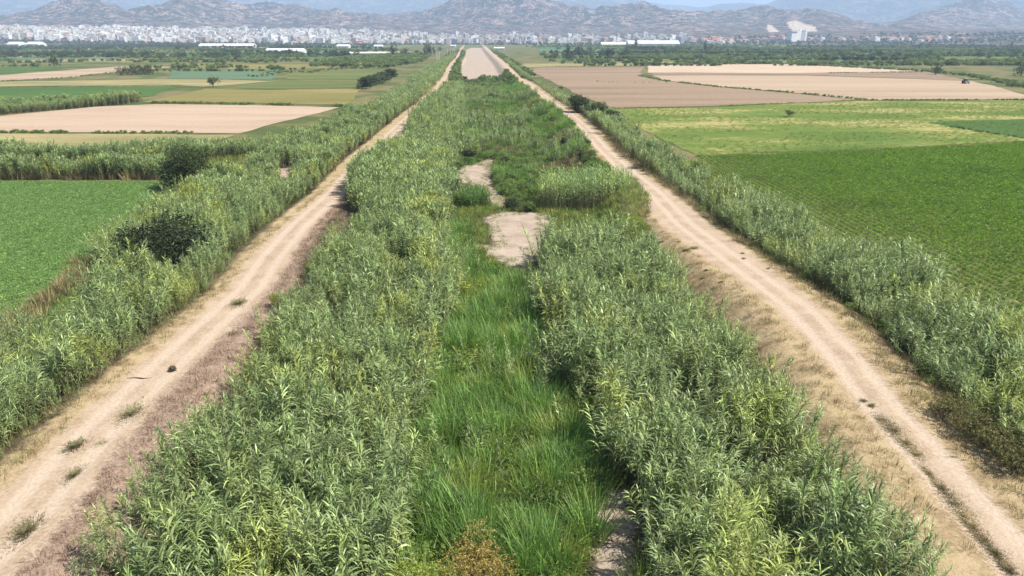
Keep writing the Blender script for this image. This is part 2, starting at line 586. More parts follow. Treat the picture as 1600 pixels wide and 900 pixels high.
field('crop_field', 'dark green wedge at the far corner of the patchy pasture',
      [(1450, 192), (1600, 186), (2500, 170), (2550, 190), (1600, 217)], M_deep)
field('tilled_field', 'brown tilled field with faint furrows beside the levee',
      [(832, 112), (838, 105.5), (1008, 104), (1000, 118), (1030, 126), (1130, 137), (1235, 146), (1345, 156.5), (1100, 166.5), (960, 169), (905, 150)], M_brown)
field('tilled_field', 'smooth clay coloured field with a small tractor at its edge',
      [(1034, 125.5), (1020, 118), (1260, 118), (1520, 127), (1620, 153), (1600, 156), (1350, 156.5), (1240, 145), (1130, 136)], M_clay)
field('tilled_field', 'darker brown strip across the pale bare fields',
      [(1012, 117), (1020, 114.6), (1450, 112), (1510, 126), (1260, 117.2)], M_brown)
field('stubble_field', 'pale cream stubble field beyond the brown strip',
      [(1012, 113.8), (1012, 102.5), (1080, 99), (1230, 99.5), (1430, 110.5), (1440, 111.5), (1240, 114.4)], M_tan)
field('stubble_field', 'narrow straw strip along the far side of the brown tilled field',
      [(818, 105), (815, 99.5), (940, 99), (1000, 96), (1060, 97), (1005, 103)], M_straw)

# patchwork far out on the plain
far_mats = [M_olive, M_deep, M_sage, M_olive, M_deep, M_gold, M_sage, M_clay, M_olive, M_straw]
words_m = {M_olive.name: 'olive green', M_deep.name: 'deep green', M_sage.name: 'sage green', M_gold.name: 'golden', M_clay.name: 'sandy brown', M_straw.name: 'straw coloured'}
for side in (-1, 1):
    y = P(0, 97 if side > 0 else 98)[1] + 25
    while y < 2100:
        dy = y * rnd.uniform(.08, .14)
        x = 40 + y * .02
        lim = y * .95
        while x < lim:
            w = rnd.uniform(90, 260) * (y / 700) ** .7
            m = rnd.choice(far_mats if side < 0 else far_mats[:7] + [M_olive, M_deep])
            xa, xb, sk = x, min(x + w - 5, lim + 40), rnd.uniform(-.02, .02) * dy
            cx = -70 - .05 * y if side < 0 else -20
            q = [(cx + side * xa, y), (cx + side * xb, y + sk), (cx + side * (xb + dy * .1), y + dy - 4), (cx + side * xa, y + dy - 4)]
            field('far_field', 'far %s field strip on the plain %s' % (words_m[m.name], 'beyond the pale cream stubble' if side > 0 else 'between the levee and the white town'), None, m, world=q)['group'] = 'far field strips'
            x += w
        y += dy

# ------------------------------------------------------------------ foothills, mountains
def ray(px, py):
    v, u = (py - CY) / F_PX, (px - CX) / F_PX
    dx, dy, dz = u, CP - v * SP, -(v * CP + SP)
    hd = math.hypot(dx, dy)
    return math.atan2(dx, dy), dz / hd


RIDGE1 = [(-500, 20), (-200, 25), (0, 30), (60, 20), (140, 4), (200, 20), (280, 10), (400, 14), (480, 20), (540, 28), (600, 30), (650, 24),
          (700, 18), (740, 12), (780, 6), (830, 8), (870, 14), (930, 24), (965, 14), (995, 9), (1030, 20), (1060, 26), (1120, 29), (1180, 24),
          (1230, 24), (1280, 25), (1330, 36), (1390, 40), (1440, 27), (1490, 15), (1530, 12), (1570, 18), (1600, 30), (1800, 25), (2200, 25)]
RIDGE2 = [(-500, -40), (0, -30), (300, -15), (380, -8), (500, -20), (600, -12), (700, -25), (850, -40), (940, -25), (985, -4), (1010, 8),
          (1060, 10), (1100, 13), (1150, 8), (1195, 9), (1230, -4), (1290, -28), (1450, -40), (1600, -35), (2200, -50)]


def profile(tab):
    q = sorted(ray(a, b) for a, b in tab)
    return np.array([k[0] for k in q]), np.array([k[1] for k in q])


T1, S1 = profile(RIDGE1)
T2, S2 = profile(RIDGE2)


def foot_z(x, y):
    d = np.hypot(x, y)
    return -3.5 + 46 * ss(1900, 3500, d) + (fbm(x / 420, y / 420, 31, 3) - .5) * 16 * ss(2100, 3000, d)


def ridged(x, y, seed, octaves=5):
    s, a, tot = 0, 1, 0
    for k in range(octaves):
        s = s + a * (1 - np.abs(2 * vnoise(x * 2 ** k, y * 2 ** k, seed + 13 * k) - 1))
        tot += a; a *= .52
    return s / tot


def hill_z(x, y):
    d, th = np.hypot(x, y), np.arctan2(x, y)
    dr = 4300 + 700 * (fbm(th * 9 + 50, th * 0 + 3, 41, 2) - .5) + 1500 * np.exp(-((th - .58) / .09) ** 2)
    top = CAM_H + np.interp(th, T1, S1) * dr
    e = ss(3050, 4300, d * 4300 / dr) * (1 - .75 * ss(4400, 6200, d * 4300 / dr))
    n = ridged(x / 620, y / 620, 51)
    n2 = ridged(x / 210, y / 210, 61, 4)
    return foot_z(x, y) + np.maximum(top - 38, 12) * e * (.30 + .72 * n + .45 * (n2 - .5)) * 1.36


def far_z(x, y):
    d, th = np.hypot(x, y), np.arctan2(x, y)
    top = CAM_H + np.interp(th, T2, S2) * 10500
    e = ss(6000, 10500, d) * (1 - .6 * ss(10800, 13500, d))
    n = ridged(x / 2300, y / 2300, 71, 6)
    boost = 1.05 + .42 * ss(.040, .055, np.interp(th, T2, S2))
    return -30 + np.maximum(top, 40) * e * (.36 + .88 * n) * boost


def polar(name, fn, d0, d1, nd, nt, mat, th=.95):
    T, D = np.meshgrid(np.linspace(-th, th, nt), d0 * (d1 / d0) ** np.linspace(0, 1, nd))
    x, y = (D * np.sin(T)).ravel(), (D * np.cos(T)).ravel()
    v = np.stack([x, y, fn(x, y)], 1)
    i = np.arange(nd - 1)[:, None] * nt + np.arange(nt - 1)[None, :]
    f = np.stack([i, i + 1, i + nt + 1, i + nt], -1).reshape(-1, 4)
    return mesh_from(name, v, f, [mat], smooth=False)


def hill_material(name, rock, rock2, shrub, sc=1.0, green=.5):
    t = NT(name); pos = t.geo()
    a, b, c = t.noise(.006 * sc, 5, .65, pos), t.noise(.03 * sc, 5, .7, pos), t.noise(.11 * sc, 3, .6, pos)
    col = t.mix(t.step(a, .35, .62), rock, rock2)
    f = t.math('ADD', t.math('MULTIPLY', b, .6), t.math('MULTIPLY', c, .4))
    col = t.mix(t.step(f, green - .05, green + .05), col, shrub)
    q = t.n('ShaderNodeAttribute', attribute_name='scar').outputs['Fac']
    col = t.mix(q, col, (.46, .37, .30))
    return t.principled(col, .95, t.bump(f, .8, 25.0 / sc), .03)


hm = hill_material('hill_scrub', (.36, .255, .21), (.19, .14, .125), (.04, .042, .038), .8, .475)
me = polar('hills', hill_z, 1850, 7600, 230, 900, hm)
co = np.empty(len(me.vertices) * 3, np.float32); me.vertices.foreach_get('co', co); co = co.reshape(-1, 3)
ppx, ppy = project(co[:, 0], co[:, 1], co[:, 2])
scar = np.zeros(len(co))
for poly in ([(1230, 34), (1244, 32), (1262, 39), (1275, 42), (1276, 49), (1240, 49), (1232, 42)], [(1198, 38), (1206, 40), (1218, 50), (1200, 50)]):
    scar = np.maximum(scar, in_poly(poly, ppx, ppy) & (np.hypot(co[:, 0], co[:, 1]) < 4700))
at = me.attributes.new('scar', 'FLOAT', 'POINT'); at.data.foreach_set('value', scar.astype(np.float32))
tag(link(bpy.data.objects.new('hills', me)), 'bare scrubby hills rising directly behind the white town', 'hills', kind='structure')
mm = hill_material('mountain_forest', (.24, .20, .17), (.12, .12, .10), (.04, .055, .045), .3, .47)
tag(link(bpy.data.objects.new('mountains', polar('mountains', far_z, 6300, 14500, 130, 620, mm))),
    'high blue hazy mountain range far behind the hills', 'mountains', kind='structure')

# ------------------------------------------------------------------ plant sources
SRC = {}


def src(kind, meshes):
    c = bpy.data.collections.new('source_' + kind)
    for i, me in enumerate(meshes):
        c.objects.link(bpy.data.objects.new('%s_%02d' % (kind, i), me))
    SRC[kind] = (c, len(meshes))


def blade(mb, p, az, elev, length, width, droop, seg=4, m=0, twist=0.0):
    """arching leaf: starts at elevation elev and bends down by droop along its length"""
    ca, sa = math.cos(az), math.sin(az)
    side = np.array((-sa * math.cos(twist), ca * math.cos(twist), math.sin(twist)))
    p = np.array(p, float)
    b = len(mb.v)
    for i in range(seg + 1):
        t = i / seg
        w = width * (.55 + .9 * t if t < .35 else 1.0 * (1 - t) / .65 * .93 + .03) * .5
        mb.v.append(tuple(p - side * w)); mb.v.append(tuple(p + side * w))
        e = elev - droop * t
        p = p + np.array((ca * math.cos(e), sa * math.cos(e), math.sin(e))) * (length / seg)
    for i in range(seg):
        q = b + 2 * i
        mb.f.append((q, q + 1, q + 3, q + 2)); mb.m.append(m)


def reed_stalk(mb, r, x, y, h, nleaf, lw, lsc=1.0, seg=4, lean=.75):
    la, lb = r.uniform(0, 2 * math.pi), r.uniform(.1, 1) * lean
    def at(t): return np.array((x + math.cos(la) * lb * t * t, y + math.sin(la) * lb * t * t, h * t))
    mb.tube([at(0), at(.5), at(.93)], [.014 * lw / .05, .012 * lw / .05, .005 * lw / .05], 3, 1, False)
    a0 = r.uniform(0, 2 * math.pi)
    for k in range(nleaf):
        t = .30 + .67 * ((k + r.random() * .6) / nleaf) ** .72
        az = a0 + math.pi * (k % 2) + r.uniform(-.75, .75)
        young = ss(.72, 1, t)
        L = r.uniform(.55, .85) * (1 - .2 * young) * lsc
        m = 2 if (t < .42 and r.random() < .45) else 0
        blade(mb, at(t), az, r.uniform(.65, 1.1) + .2 * young, L, lw * r.uniform(.8, 1.25), r.uniform(1.2, 2.5) - .7 * young, seg, m, r.uniform(-.5, .5))
    for k in range(2):
        blade(mb, at(.95), r.uniform(0, 6.28), r.uniform(1.1, 1.45), .45 * lsc, lw * .8, .6, seg)


M_reed = leaf_mat('reed_leaf', (.33, .405, .17), (.215, .30, .108), .27, patch=(.37, .42, .115), patch_scale=.16, gloss=.17, rough=.38, vary=.34)
M_stem = leaf_mat('reed_stem', (.20, .20, .09), (.24, .21, .11), .1, gloss=.15)
M_dead = leaf_mat('reed_dead_leaf', (.30, .235, .13), (.22, .165, .09), .25, gloss=.05)
M_rush = leaf_mat('rush_leaf', (.165, .30, .08), (.21, .34, .09), .42, patch=(.28, .35, .085), patch_scale=.22, gloss=.2, vary=.3)
M_herb = leaf_mat('herb_leaf', (.14, .23, .05), (.21, .27, .065), .4, patch=(.27, .30, .07), patch_scale=.35, gloss=.1)
M_straw_l = leaf_mat('dry_grass_blade', (.38, .295, .165), (.26, .20, .11), .3, patch=(.23, .21, .09), patch_scale=.4, gloss=.05)
M_russ_l = leaf_mat('russet_grass_blade', (.31, .225, .16), (.24, .165, .115), .25, gloss=.04)
M_shrub = leaf_mat('shrub_leaf', (.15, .225, .06), (.19, .26, .075), .38, gloss=.1)
M_far = leaf_mat('orchard_leaf', (.15, .205, .065), (.19, .24, .08), .35, gloss=.1, vary=.4)
M_dark = leaf_mat('dark_leaf', (.062, .085, .035), (.08, .10, .04), .25, gloss=.08)
M_crop = leaf_mat('crop_leaf', (.165, .285, .04), (.195, .315, .05), .42, patch=(.14, .245, .04), patch_scale=.08, gloss=.12, vary=.2)
M_alf = leaf_mat('clover_leaf', (.195, .315, .095), (.22, .34, .11), .38, gloss=.08, vary=.18)
M_tam = leaf_mat('tamarisk_leaf', (.40, .29, .10), (.30, .26, .085), .35, gloss=.04)
M_yel = leaf_mat('yellow_green_leaf', (.30, .33, .07), (.25, .30, .07), .4, gloss=.06)
M_bark = plain('bark', (.11, .085, .06), .9, .3, 6)

reed_mats = [M_reed, M_stem, M_dead]


def make_reeds():
    ms = []
    for i in range(10):
        r = random.Random(100 + i); mb = MB()
        reed_stalk(mb, r, 0, 0, 4.2 * r.uniform(.85, 1.1), 31, .075, 1.03)
        ms.append(mb.mesh('reed', reed_mats))
    src('reed', ms)
    ms = []
    for i in range(6):
        r = random.Random(200 + i); mb = MB()
        for k in range(6):
            a, d = r.uniform(0, 6.28), r.uniform(.1, .65)
            reed_stalk(mb, r, d * math.cos(a), d * math.sin(a), 4.1 * r.uniform(.75, 1.08), 15, .115, 1.2, 3)
        ms.append(mb.mesh('reed_tuft', reed_mats))
    src('reed_tuft', ms)
    ms = []
    for i in range(5):
        r = random.Random(300 + i); mb = MB()
        for k in range(11):
            a, d = r.uniform(0, 6.28), 1.5 * math.sqrt(r.random())
            reed_stalk(mb, r, d * math.cos(a), d * math.sin(a), 3.8 * r.uniform(.6, 1.08), 9, .19, 1.4, 3, .9)
        ms.append(mb.mesh('reed_mass', reed_mats))
    src('reed_mass', ms)


def blade_tufts(kind, n, nb, rad, h0, h1, w, out, mats, seed, droop=(.1, .7), seg=3):
    ms = []
    for i in range(n):
        r = random.Random(seed + i); mb = MB()
        for k in range(nb):
            a, d = r.uniform(0, 6.28), rad * math.sqrt(r.random())
            blade(mb, (d * math.cos(a), d * math.sin(a), -.05), a + r.uniform(-1, 1), math.pi / 2 - r.uniform(0, out), r.uniform(h0, h1), w * r.uniform(.7, 1.3), r.uniform(*droop), seg,
                  1 if len(mats) > 1 and r.random() < .12 else 0, r.uniform(-.3, .3))
        ms.append(mb.mesh(kind, mats))
    src(kind, ms)


def leaf_cloud(mb, r, n, rx, ry, rz, cz, size, m=0, shell=.5, lobes=None):
    """leaf faces grouped in sprays through an uneven crown volume"""
    lobes = lobes or [(0, 0, cz, 1.0)]
    per = 7
    for _ in range(max(1, n // per)):
        lx, ly, lz, ls = lobes[r.randrange(len(lobes))]
        u = r.uniform(-1, 1); a = r.uniform(0, 6.28); q = math.sqrt(1 - u * u)
        rr = (shell + (1 - shell) * r.random()) * r.uniform(.8, 1.12) * ls
        c = np.array((lx + rx * rr * q * math.cos(a), ly + ry * rr * q * math.sin(a), lz + rz * rr * u))
        for k in range(per):
            p = c + np.array((r.gauss(0, 1), r.gauss(0, 1), r.gauss(0, .8))) * size * 1.1
            e1 = np.array((r.gauss(0, 1), r.gauss(0, 1), r.gauss(0, .6))); e1 /= np.linalg.norm(e1) + 1e-6
            e2 = np.cross(e1, (r.gauss(0, 1), r.gauss(0, 1), r.gauss(0, 1))); e2 /= np.linalg.norm(e2) + 1e-6
            s = size * r.uniform(.6, 1.3)
            mb.face((p - e1 * s, p - e2 * s * .42, p + e1 * s, p + e2 * s * .42), m)


def make_small_plants():
    blade_tufts('rush', 8, 56, .55, .6, 2.3, .042, .65, [M_rush, M_herb], 400, (.0, .9))
    blade_tufts('rush_mass', 5, 70, 1.0, 1.1, 2.3, .085, .35, [M_rush, M_herb], 420, (.05, .5))
    blade_tufts('dry_grass', 6, 34, .35, .22, .62, .022, .8, [M_straw_l, M_herb], 440, (.2, 1.2))
    blade_tufts('russet_grass', 5, 40, .38, .2, .5, .022, 1.0, [M_russ_l, M_straw_l], 460, (.2, 1.2))
    blade_tufts('grass', 5, 44, .45, .25, .75, .028, .8, [M_herb, M_straw_l], 480, (.2, 1.2))
    blade_tufts('tan_reed', 5, 60, .8, 1.0, 2.2, .06, .45, [M_straw_l, M_herb], 500, (.1, .9))
    for kind, mat, size, n, dims in (('herb', M_herb, .05, 300, (.5, .5, .3)), ('crop_plant', M_crop, .10, 90, (.34, .34, .30)),
                                     ('clover', M_alf, .065, 150, (.6, .6, .05)), ('shrub', M_shrub, .085, 900, (1.0, 1.0, .75)),
                                     ('far_bush', M_far, .42, 380, (2.2, 2.2, 1.7)), ('far_dark_bush', M_dark, .42, 380, (2.2, 2.2, 1.9)),
                                     ('yellow_shrub', M_yel, .10, 480, (.9, .9, .7))):
        ms = []
        for i in range(4):
            r = random.Random(520 + i + len(kind) * 7); mb = MB()
            lobes = [(r.uniform(-.4, .4) * dims[0], r.uniform(-.4, .4) * dims[1], dims[2] * r.uniform(.7, 1.1), r.uniform(.5, .85)) for _ in range(5)]
            leaf_cloud(mb, r, n, *dims, 0, size, 0, .35, lobes)
            ms.append(mb.mesh(kind, [mat]))
        src(kind, ms)


make_reeds()
make_small_plants()


# ------------------------------------------------------------------ scattering (only for what nobody could count)
_groups = {}


def scatter_group(kind):
    if kind in _groups: return _groups[kind]
    g = bpy.data.node_groups.new('scatter_' + kind, 'GeometryNodeTree')
    g.interface.new_socket('Geometry', in_out='INPUT', socket_type='NodeSocketGeometry')
    g.interface.new_socket('Geometry', in_out='OUTPUT', socket_type='NodeSocketGeometry')
    N = g.nodes.new
    gi, go = N('NodeGroupInput'), N('NodeGroupOutput')
    ci = N('GeometryNodeCollectionInfo'); ci.inputs['Collection'].default_value = SRC[kind][0]
    ci.inputs['Separate Children'].default_value = True; ci.inputs['Reset Children'].default_value = True
    iop = N('GeometryNodeInstanceOnPoints'); iop.inputs['Pick Instance'].default_value = True
    def na(name, typ):
        o = N('GeometryNodeInputNamedAttribute'); o.data_type = typ; o.inputs['Name'].default_value = name
        return [s for s in o.outputs if s.enabled and s.name == 'Attribute'][0]
    L = g.links.new
    L(gi.outputs[0], iop.inputs['Points']); L(ci.outputs[0], iop.inputs['Instance'])
    L(na('pick', 'INT'), iop.inputs['Instance Index'])
    L(na('turn', 'FLOAT_VECTOR'), iop.inputs['Rotation'])
    L(na('size', 'FLOAT_VECTOR'), iop.inputs['Scale'])
    L(iop.outputs[0], go.inputs[0])
    _groups[kind] = g
    return g


COUNT = {}


def scatter(name, kind, pts, label, cat, smin=.8, smax=1.15, tilt=.12, scale=None, group=None, pick=None, turn=(0, 2 * math.pi)):
    n = len(pts)
    if n == 0:
        print('EMPTY SCATTER', name, label); return None
    COUNT[label] = n
    pts = np.asarray(pts, np.float32)
    me = bpy.data.meshes.new(name); me.vertices.add(n); me.vertices.foreach_set('co', pts.ravel())
    k = SRC[kind][1]
    a = me.attributes.new('pick', 'INT', 'POINT'); a.data.foreach_set('value', (rng.integers(0, k, n) if pick is None else np.asarray(pick)).astype(np.int32))
    rot = np.stack([rng.normal(0, tilt, n), rng.normal(0, tilt, n), rng.uniform(*turn, n)], 1).astype(np.float32)
    a = me.attributes.new('turn', 'FLOAT_VECTOR', 'POINT'); a.data.foreach_set('vector', rot.ravel())
    s = rng.uniform(smin, smax, n)
    if scale is not None: s = s * scale
    sc = np.stack([s * rng.uniform(.9, 1.1, n), s * rng.uniform(.9, 1.1, n), s], 1).astype(np.float32)
    a = me.attributes.new('size', 'FLOAT_VECTOR', 'POINT'); a.data.foreach_set('vector', sc.ravel())
    o = link(bpy.data.objects.new(name, me))
    md = o.modifiers.new('scatter', 'NODES'); md.node_group = scatter_group(kind)
    return tag(o, label, cat, group, 'stuff')


def jitter(x0, x1, y0, y1, density):
    s = 1 / math.sqrt(density)
    gx, gy = np.meshgrid(np.arange(x0, x1, s), np.arange(y0, y1, s))
    x = gx.ravel() + rng.uniform(-.5, .5, gx.size) * s * 1.3
    y = gy.ravel() + rng.uniform(-.5, .5, gx.size) * s * 1.3
    return x, y


def off_bed(x, y, m=0.0):
    k = np.ones(len(x), bool)
    for p in BED:
        k &= sdf(p, x, y) < -m + (fbm(x * .7, y * .7, 91, 2) - .5) * 1.2
    return k


def zone(bounds, density, poly_px, top, keep=None, gap=.0, gscale=.22, seed=0, edge=1.7):
    """plants whose upper part is seen inside poly_px; keep(x, y) limits where they may root"""
    x, y = jitter(*bounds, density)
    z = ground_z(x, y)
    wx = (fbm(x * .16, y * .16, 301, 3) - .5) * 2 * edge + rng.normal(0, .35, len(x))
    wy = (fbm(x * .12, y * .12, 302, 3) - .5) * 4 * edge + rng.normal(0, .5, len(x))
    u, v = project(x + wx, y + wy, z + top)
    k = in_poly(poly_px, u, v)
    if keep is not None: k &= keep(x, y)
    if gap: k &= fbm(x * gscale, y * gscale, 130 + seed, 3) > gap
    return np.stack([x[k], y[k], z[k] - .03], 1)


def wob(x, y, amp=1.0, f=.25, seed=0):
    return (fbm(x * f, y * f, 200 + seed, 3) - .5) * 2 * amp


def left_of_l(x, y, m): return (xl(y) - x) > m + wob(x, y, .9, .3, 1)
def right_of_l(x, y, m): return (x - xl(y)) > m + wob(x, y, .9, .3, 2)
def left_of_r(x, y, m): return (xr(y) - x) > m + wob(x, y, .9, .3, 3)
def right_of_r(x, y, m): return (x - xr(y)) > m + wob(x, y, 1.0, .3, 4)


def band_sizes(p, lo=.55, f=.18, seed=0):
    return lo + (1.18 - lo) * np.clip(fbm(p[:, 0] * f, p[:, 1] * f, 150 + seed, 3) * 2.2 - .55, 0, 1)


def mounds(p, cell=3.4, lo=.5, seed=0):
    """height factor of plants that grow in rounded clumps about cell metres apart, each clump of its own height"""
    x, y = p[:, 0] / cell, p[:, 1] / cell
    x = x + (fbm(x * .9, y * .9, 320 + seed, 2) - .5) * .7
    y = y + (fbm(x * .9, y * .9, 330 + seed, 2) - .5) * .7
    best, hh = np.full(len(p), 9.0), np.ones(len(p))
    for i in (-1, 0, 1):
        for j in (-1, 0, 1):
            cx, cy_ = np.floor(x) + i, np.floor(y) + j
            jx, jy = hash2(cx, cy_, 340 + seed), hash2(cx, cy_, 350 + seed)
            d = np.hypot(x - cx - .15 - .7 * jx, y - cy_ - .15 - .7 * jy)
            k = d < best
            best = np.where(k, d, best); hh = np.where(k, .84 + .34 * hash2(cx, cy_, 360 + seed), hh)
    return (lo + (1.1 - lo) * np.clip(1.15 - best ** 2 * 2.3, 0, 1)) * hh


# --- reeds on the field side of the wide track
A_POLY = [(-260, 1100), (-260, 640), (0, 572), (62, 535), (128, 478), (185, 428), (120, 400), (150, 368), (230, 318), (270, 300), (350, 262),
          (400, 232), (480, 203), (530, 168), (585, 146), (640, 122), (690, 92), (712, 84), (716, 110), (690, 150), (640, 215),
          (575, 290), (480, 390), (420, 470), (280, 640), (80, 860), (-60, 1100)]
kA = lambda x, y: left_of_l(x, y, 3.2) & (xl(y) - x < 20)
gapA = pw([(428, 274), (436, 252), (470, 246), (468, 258), (445, 280)], -.5)
BUSH_XY = P(262, 420, -1.0)
kA2 = lambda x, y: kA(x, y) & ~in_poly(gapA, x, y) & (np.hypot(x - BUSH_XY[0] - .8, y - BUSH_XY[1] + 1.2) > 3.4)
LB = 'tall grey green reeds crowding the field side of the wide sandy track'
p = zone((-48, -18, 10, 92), 6.6, A_POLY, 1.9, kA2, .34, .4)
scatter('reed_bed', 'reed', p, LB, 'reeds', .74, .96, .17, mounds(p, 3.2, .38, 1) * ss(1.5, 5.6, xl(p[:, 1]) - p[:, 0]))
p = zone((-62, -18, 92, 215), 1.8, A_POLY, 1.8, kA2, .30)
scatter('reed_bed', 'reed_tuft', p, 'reeds in the middle stretch of the field side of the wide track', 'reeds', .6, .88, .08, band_sizes(p, .6))
p = zone((-90, -20, 215, 800), .22, A_POLY, 1.8, lambda x, y: left_of_l(x, y, 2.5) & (xl(y) - x < 17))
scatter('reed_bed', 'reed_mass', p, 'distant reeds on the field side of the wide track towards the poles', 'reeds', .55, .9, .06)

# --- reed bank between the wide track and the channel
B1 = [(60, 1100), (112, 900), (150, 845), (255, 668), (300, 622), (385, 538), (412, 482), (448, 440), (488, 384), (508, 348), (600, 333),
      (690, 345), (696, 440), (652, 540), (648, 640), (625, 760), (600, 850), (590, 1100)]
B2 = [(543, 306), (556, 262), (600, 232), (650, 212), (690, 228), (704, 290), (694, 345), (560, 328)]
B3 = [(632, 214), (650, 168), (690, 138), (722, 128), (728, 190), (704, 232)]
kB = lambda x, y: right_of_l(x, y, 4.2) & off_bed(x, y, 1.0)
p = zone((-22, 6, 8, 92), 7.2, B1, 2.2, kB, .28, .4, seed=1)
scatter('reed_bed', 'reed', p, 'tall pale reeds filling the bank between the wide track and the channel', 'reeds', .78, 1.0, .17, mounds(p, 3.6, .34, 2) * (.45 + .55 * ss(3.8, 8.0, p[:, 0] - xl(p[:, 1]))))
p = zone((-24, 0, 66, 150), 3.2, B2, 2.5, lambda x, y: right_of_l(x, y, 2.2) & off_bed(x, y), .2, seed=2)
scatter('reed_bed', 'reed_tuft', p, 'dense reed stand crowding the bend of the wide track', 'reeds', .8, 1.05, .08)
p = zone((-30, 0, 110, 330), .8, B3, 2.2, lambda x, y: right_of_l(x, y, 2.2), .2, seed=3)
scatter('reed_bed', 'reed_tuft', p, 'reed stand beyond the bend of the wide track', 'reeds', .7, 1.0, .08)

# --- reed bank between the channel and the narrow track
C1 = [(838, 440), (866, 372), (940, 352), (1062, 392), (1062, 440), (1122, 482), (1182, 560), (1256, 592), (1254, 640), (1332, 702),
      (1442, 782), (1532, 872), (1562, 905), (1620, 1100), (985, 1100), (1000, 900), (985, 800), (952, 730), (940, 600), (848, 540)]
kC = lambda x, y: left_of_r(x, y, 3.6) & off_bed(x, y, .3) & (x - xl(y) > 18)
p = zone((2, 24, 8, 92), 7.2, C1, 2.75, kC, .28, .4, seed=4)
scatter('reed_bed', 'reed', p, 'tall pale reeds filling the bank between the channel and the narrow track', 'reeds', .80, 1.03, .17, mounds(p, 3.6, .34, 3) * (.45 + .55 * ss(3.0, 7.5, xr(p[:, 1]) - p[:, 0])))

# --- reeds between the narrow track and the row crop
F1 = [(790, 92), (822, 116), (862, 142), (918, 160), (960, 178), (1005, 212), (1060, 250), (1130, 272), (1200, 318), (1330, 416), (1400, 408), (1440, 414), (1470, 462),
      (1600, 522), (1900, 660), (1900, 1100), (1640, 900), (1400, 640), (1180, 420), (1030, 300), (880, 170), (800, 112), (780, 92)]
kF = lambda x, y: right_of_r(x, y, 4.5) & (x - xr(y) < 17)
p = zone((16, 48, 10, 92), 7.0, F1, 2.2, kF, .29, .35, seed=5)
scatter('reed_bed', 'reed', p, 'tall reeds between the narrow track and the row crop field', 'reeds', .78, 1.0, .2, mounds(p, 3.4, .34, 4) * (.6 + .4 * ss(4.4, 7.5, p[:, 0] - xr(p[:, 1]))))
p = zone((10, 44, 92, 215), 1.3, F1, 1.6, lambda x, y: right_of_r(x, y, 3.2) & (x - xr(y) < 13), .35, seed=6)
scatter('reed_bed', 'reed_tuft', p, 'shorter bluish reeds along the middle stretch of the narrow track', 'reeds', .5, .8, .12, band_sizes(p, .5, seed=6))
p = zone((-60, 40, 215, 800), .22, F1, 1.2, lambda x, y: right_of_r(x, y, 2.5) & (x - xr(y) < 13), .25, seed=7)
scatter('reed_bed', 'reed_mass', p, 'distant low reeds along the narrow track beside the brown tilled field', 'reeds', .35, .65, .06)

# --- channel rushes and herbs
D1 = [(690, 350), (738, 345), (745, 396), (828, 440), (846, 545), (900, 590), (965, 690), (948, 770), (935, 900), (925, 1100), (540, 1100),
      (598, 900), (622, 760), (640, 640), (648, 540), (692, 440)]
kD = lambda x, y: off_bed(x, y, .25) & (x - xl(y) > 8) & (xr(y) - x > 6)
p = zone((-14, 14, 8, 82), 5.0, D1, 1.4, kD, .32, .35, seed=8, edge=3.4)
scatter('rush_bed', 'rush', p, 'bright green rushes standing in the middle of the channel', 'rushes', .82, 1.16, .15, mounds(p, 2.6, .36, 5))
p = zone((-14, 14, 8, 90), 4.0, D1, .4, kD, .0, seed=9)
scatter('low_herbs', 'herb', p, 'low yellow green herbs among the channel rushes', 'herbs', .9, 2.1, .15)
D2 = [(640, 345), (700, 300), (715, 262), (765, 300), (790, 325), (762, 335), (772, 384), (742, 392), (760, 410), (700, 440), (660, 420)]
p = zone((-18, 8, 55, 105), 4.5, D2, .25, lambda x, y: off_bed(x, y, .2))
scatter('low_herbs', 'grass', p, 'fresh green grass around the sand patches of the channel', 'grass', .7, 1.3, .1)
G1 = [(722, 132), (760, 120), (800, 124), (850, 150), (900, 190), (935, 236), (985, 262), (1000, 300), (960, 330), (860, 345), (842, 335), (792, 322),
      (770, 290), (770, 248), (712, 262), (700, 235), (728, 190)]
FRONT = pw([(830, 318), (850, 300), (905, 294), (990, 298), (1012, 330), (1005, 372), (850, 376)], -2.0)
a_ = np.array(FRONT); a_ = (a_[:, 0].min(), a_[:, 0].max(), a_[:, 1].min(), a_[:, 1].max())
kG = lambda x, y: ~in_poly(FRONT, x, y) & off_bed(x, y, .3) & left_of_r(x, y, 3.0) & right_of_l(x, y, 5.5)
p = zone((-24, 20, 70, 330), 1.3, G1, 1.2, kG, .47, .10, seed=10)
scatter('rush_bed', 'rush_mass', p, 'green rushes across the upper channel before the broad bare bed', 'rushes', .6, 1.1, .08, band_sizes(p, .5, .12, seed=10))
p = zone((-26, 20, 70, 360), .7, G1, .5, kG, .30, .12, seed=11)
scatter('channel_scrub', 'shrub', p, 'low olive scrub across the upper channel', 'scrub', .5, 1.25, .1)
p = zone((-22, 22, 70, 300), .9, G1, .8, lambda x, y: kG(x, y) & (fbm(x * .1, y * .1, 141, 3) < .43), 0, seed=12)
scatter('dry_reeds', 'tan_reed', p, 'tan dead reeds mixed into the upper channel growth', 'reeds', .5, .95, .15)
p = zone((2, 18, 55, 80), 2.2, [(855, 345), (960, 335), (1020, 345), (1020, 385), (940, 400), (850, 440)], .5, lambda x, y: off_bed(x, y, .3) & left_of_r(x, y, 4.5))
scatter('low_herbs', 'herb', p, 'green herbs behind the right hand reeds'.replace('right hand ', 'narrow track '), 'herbs', 1.0, 2.0, .1)

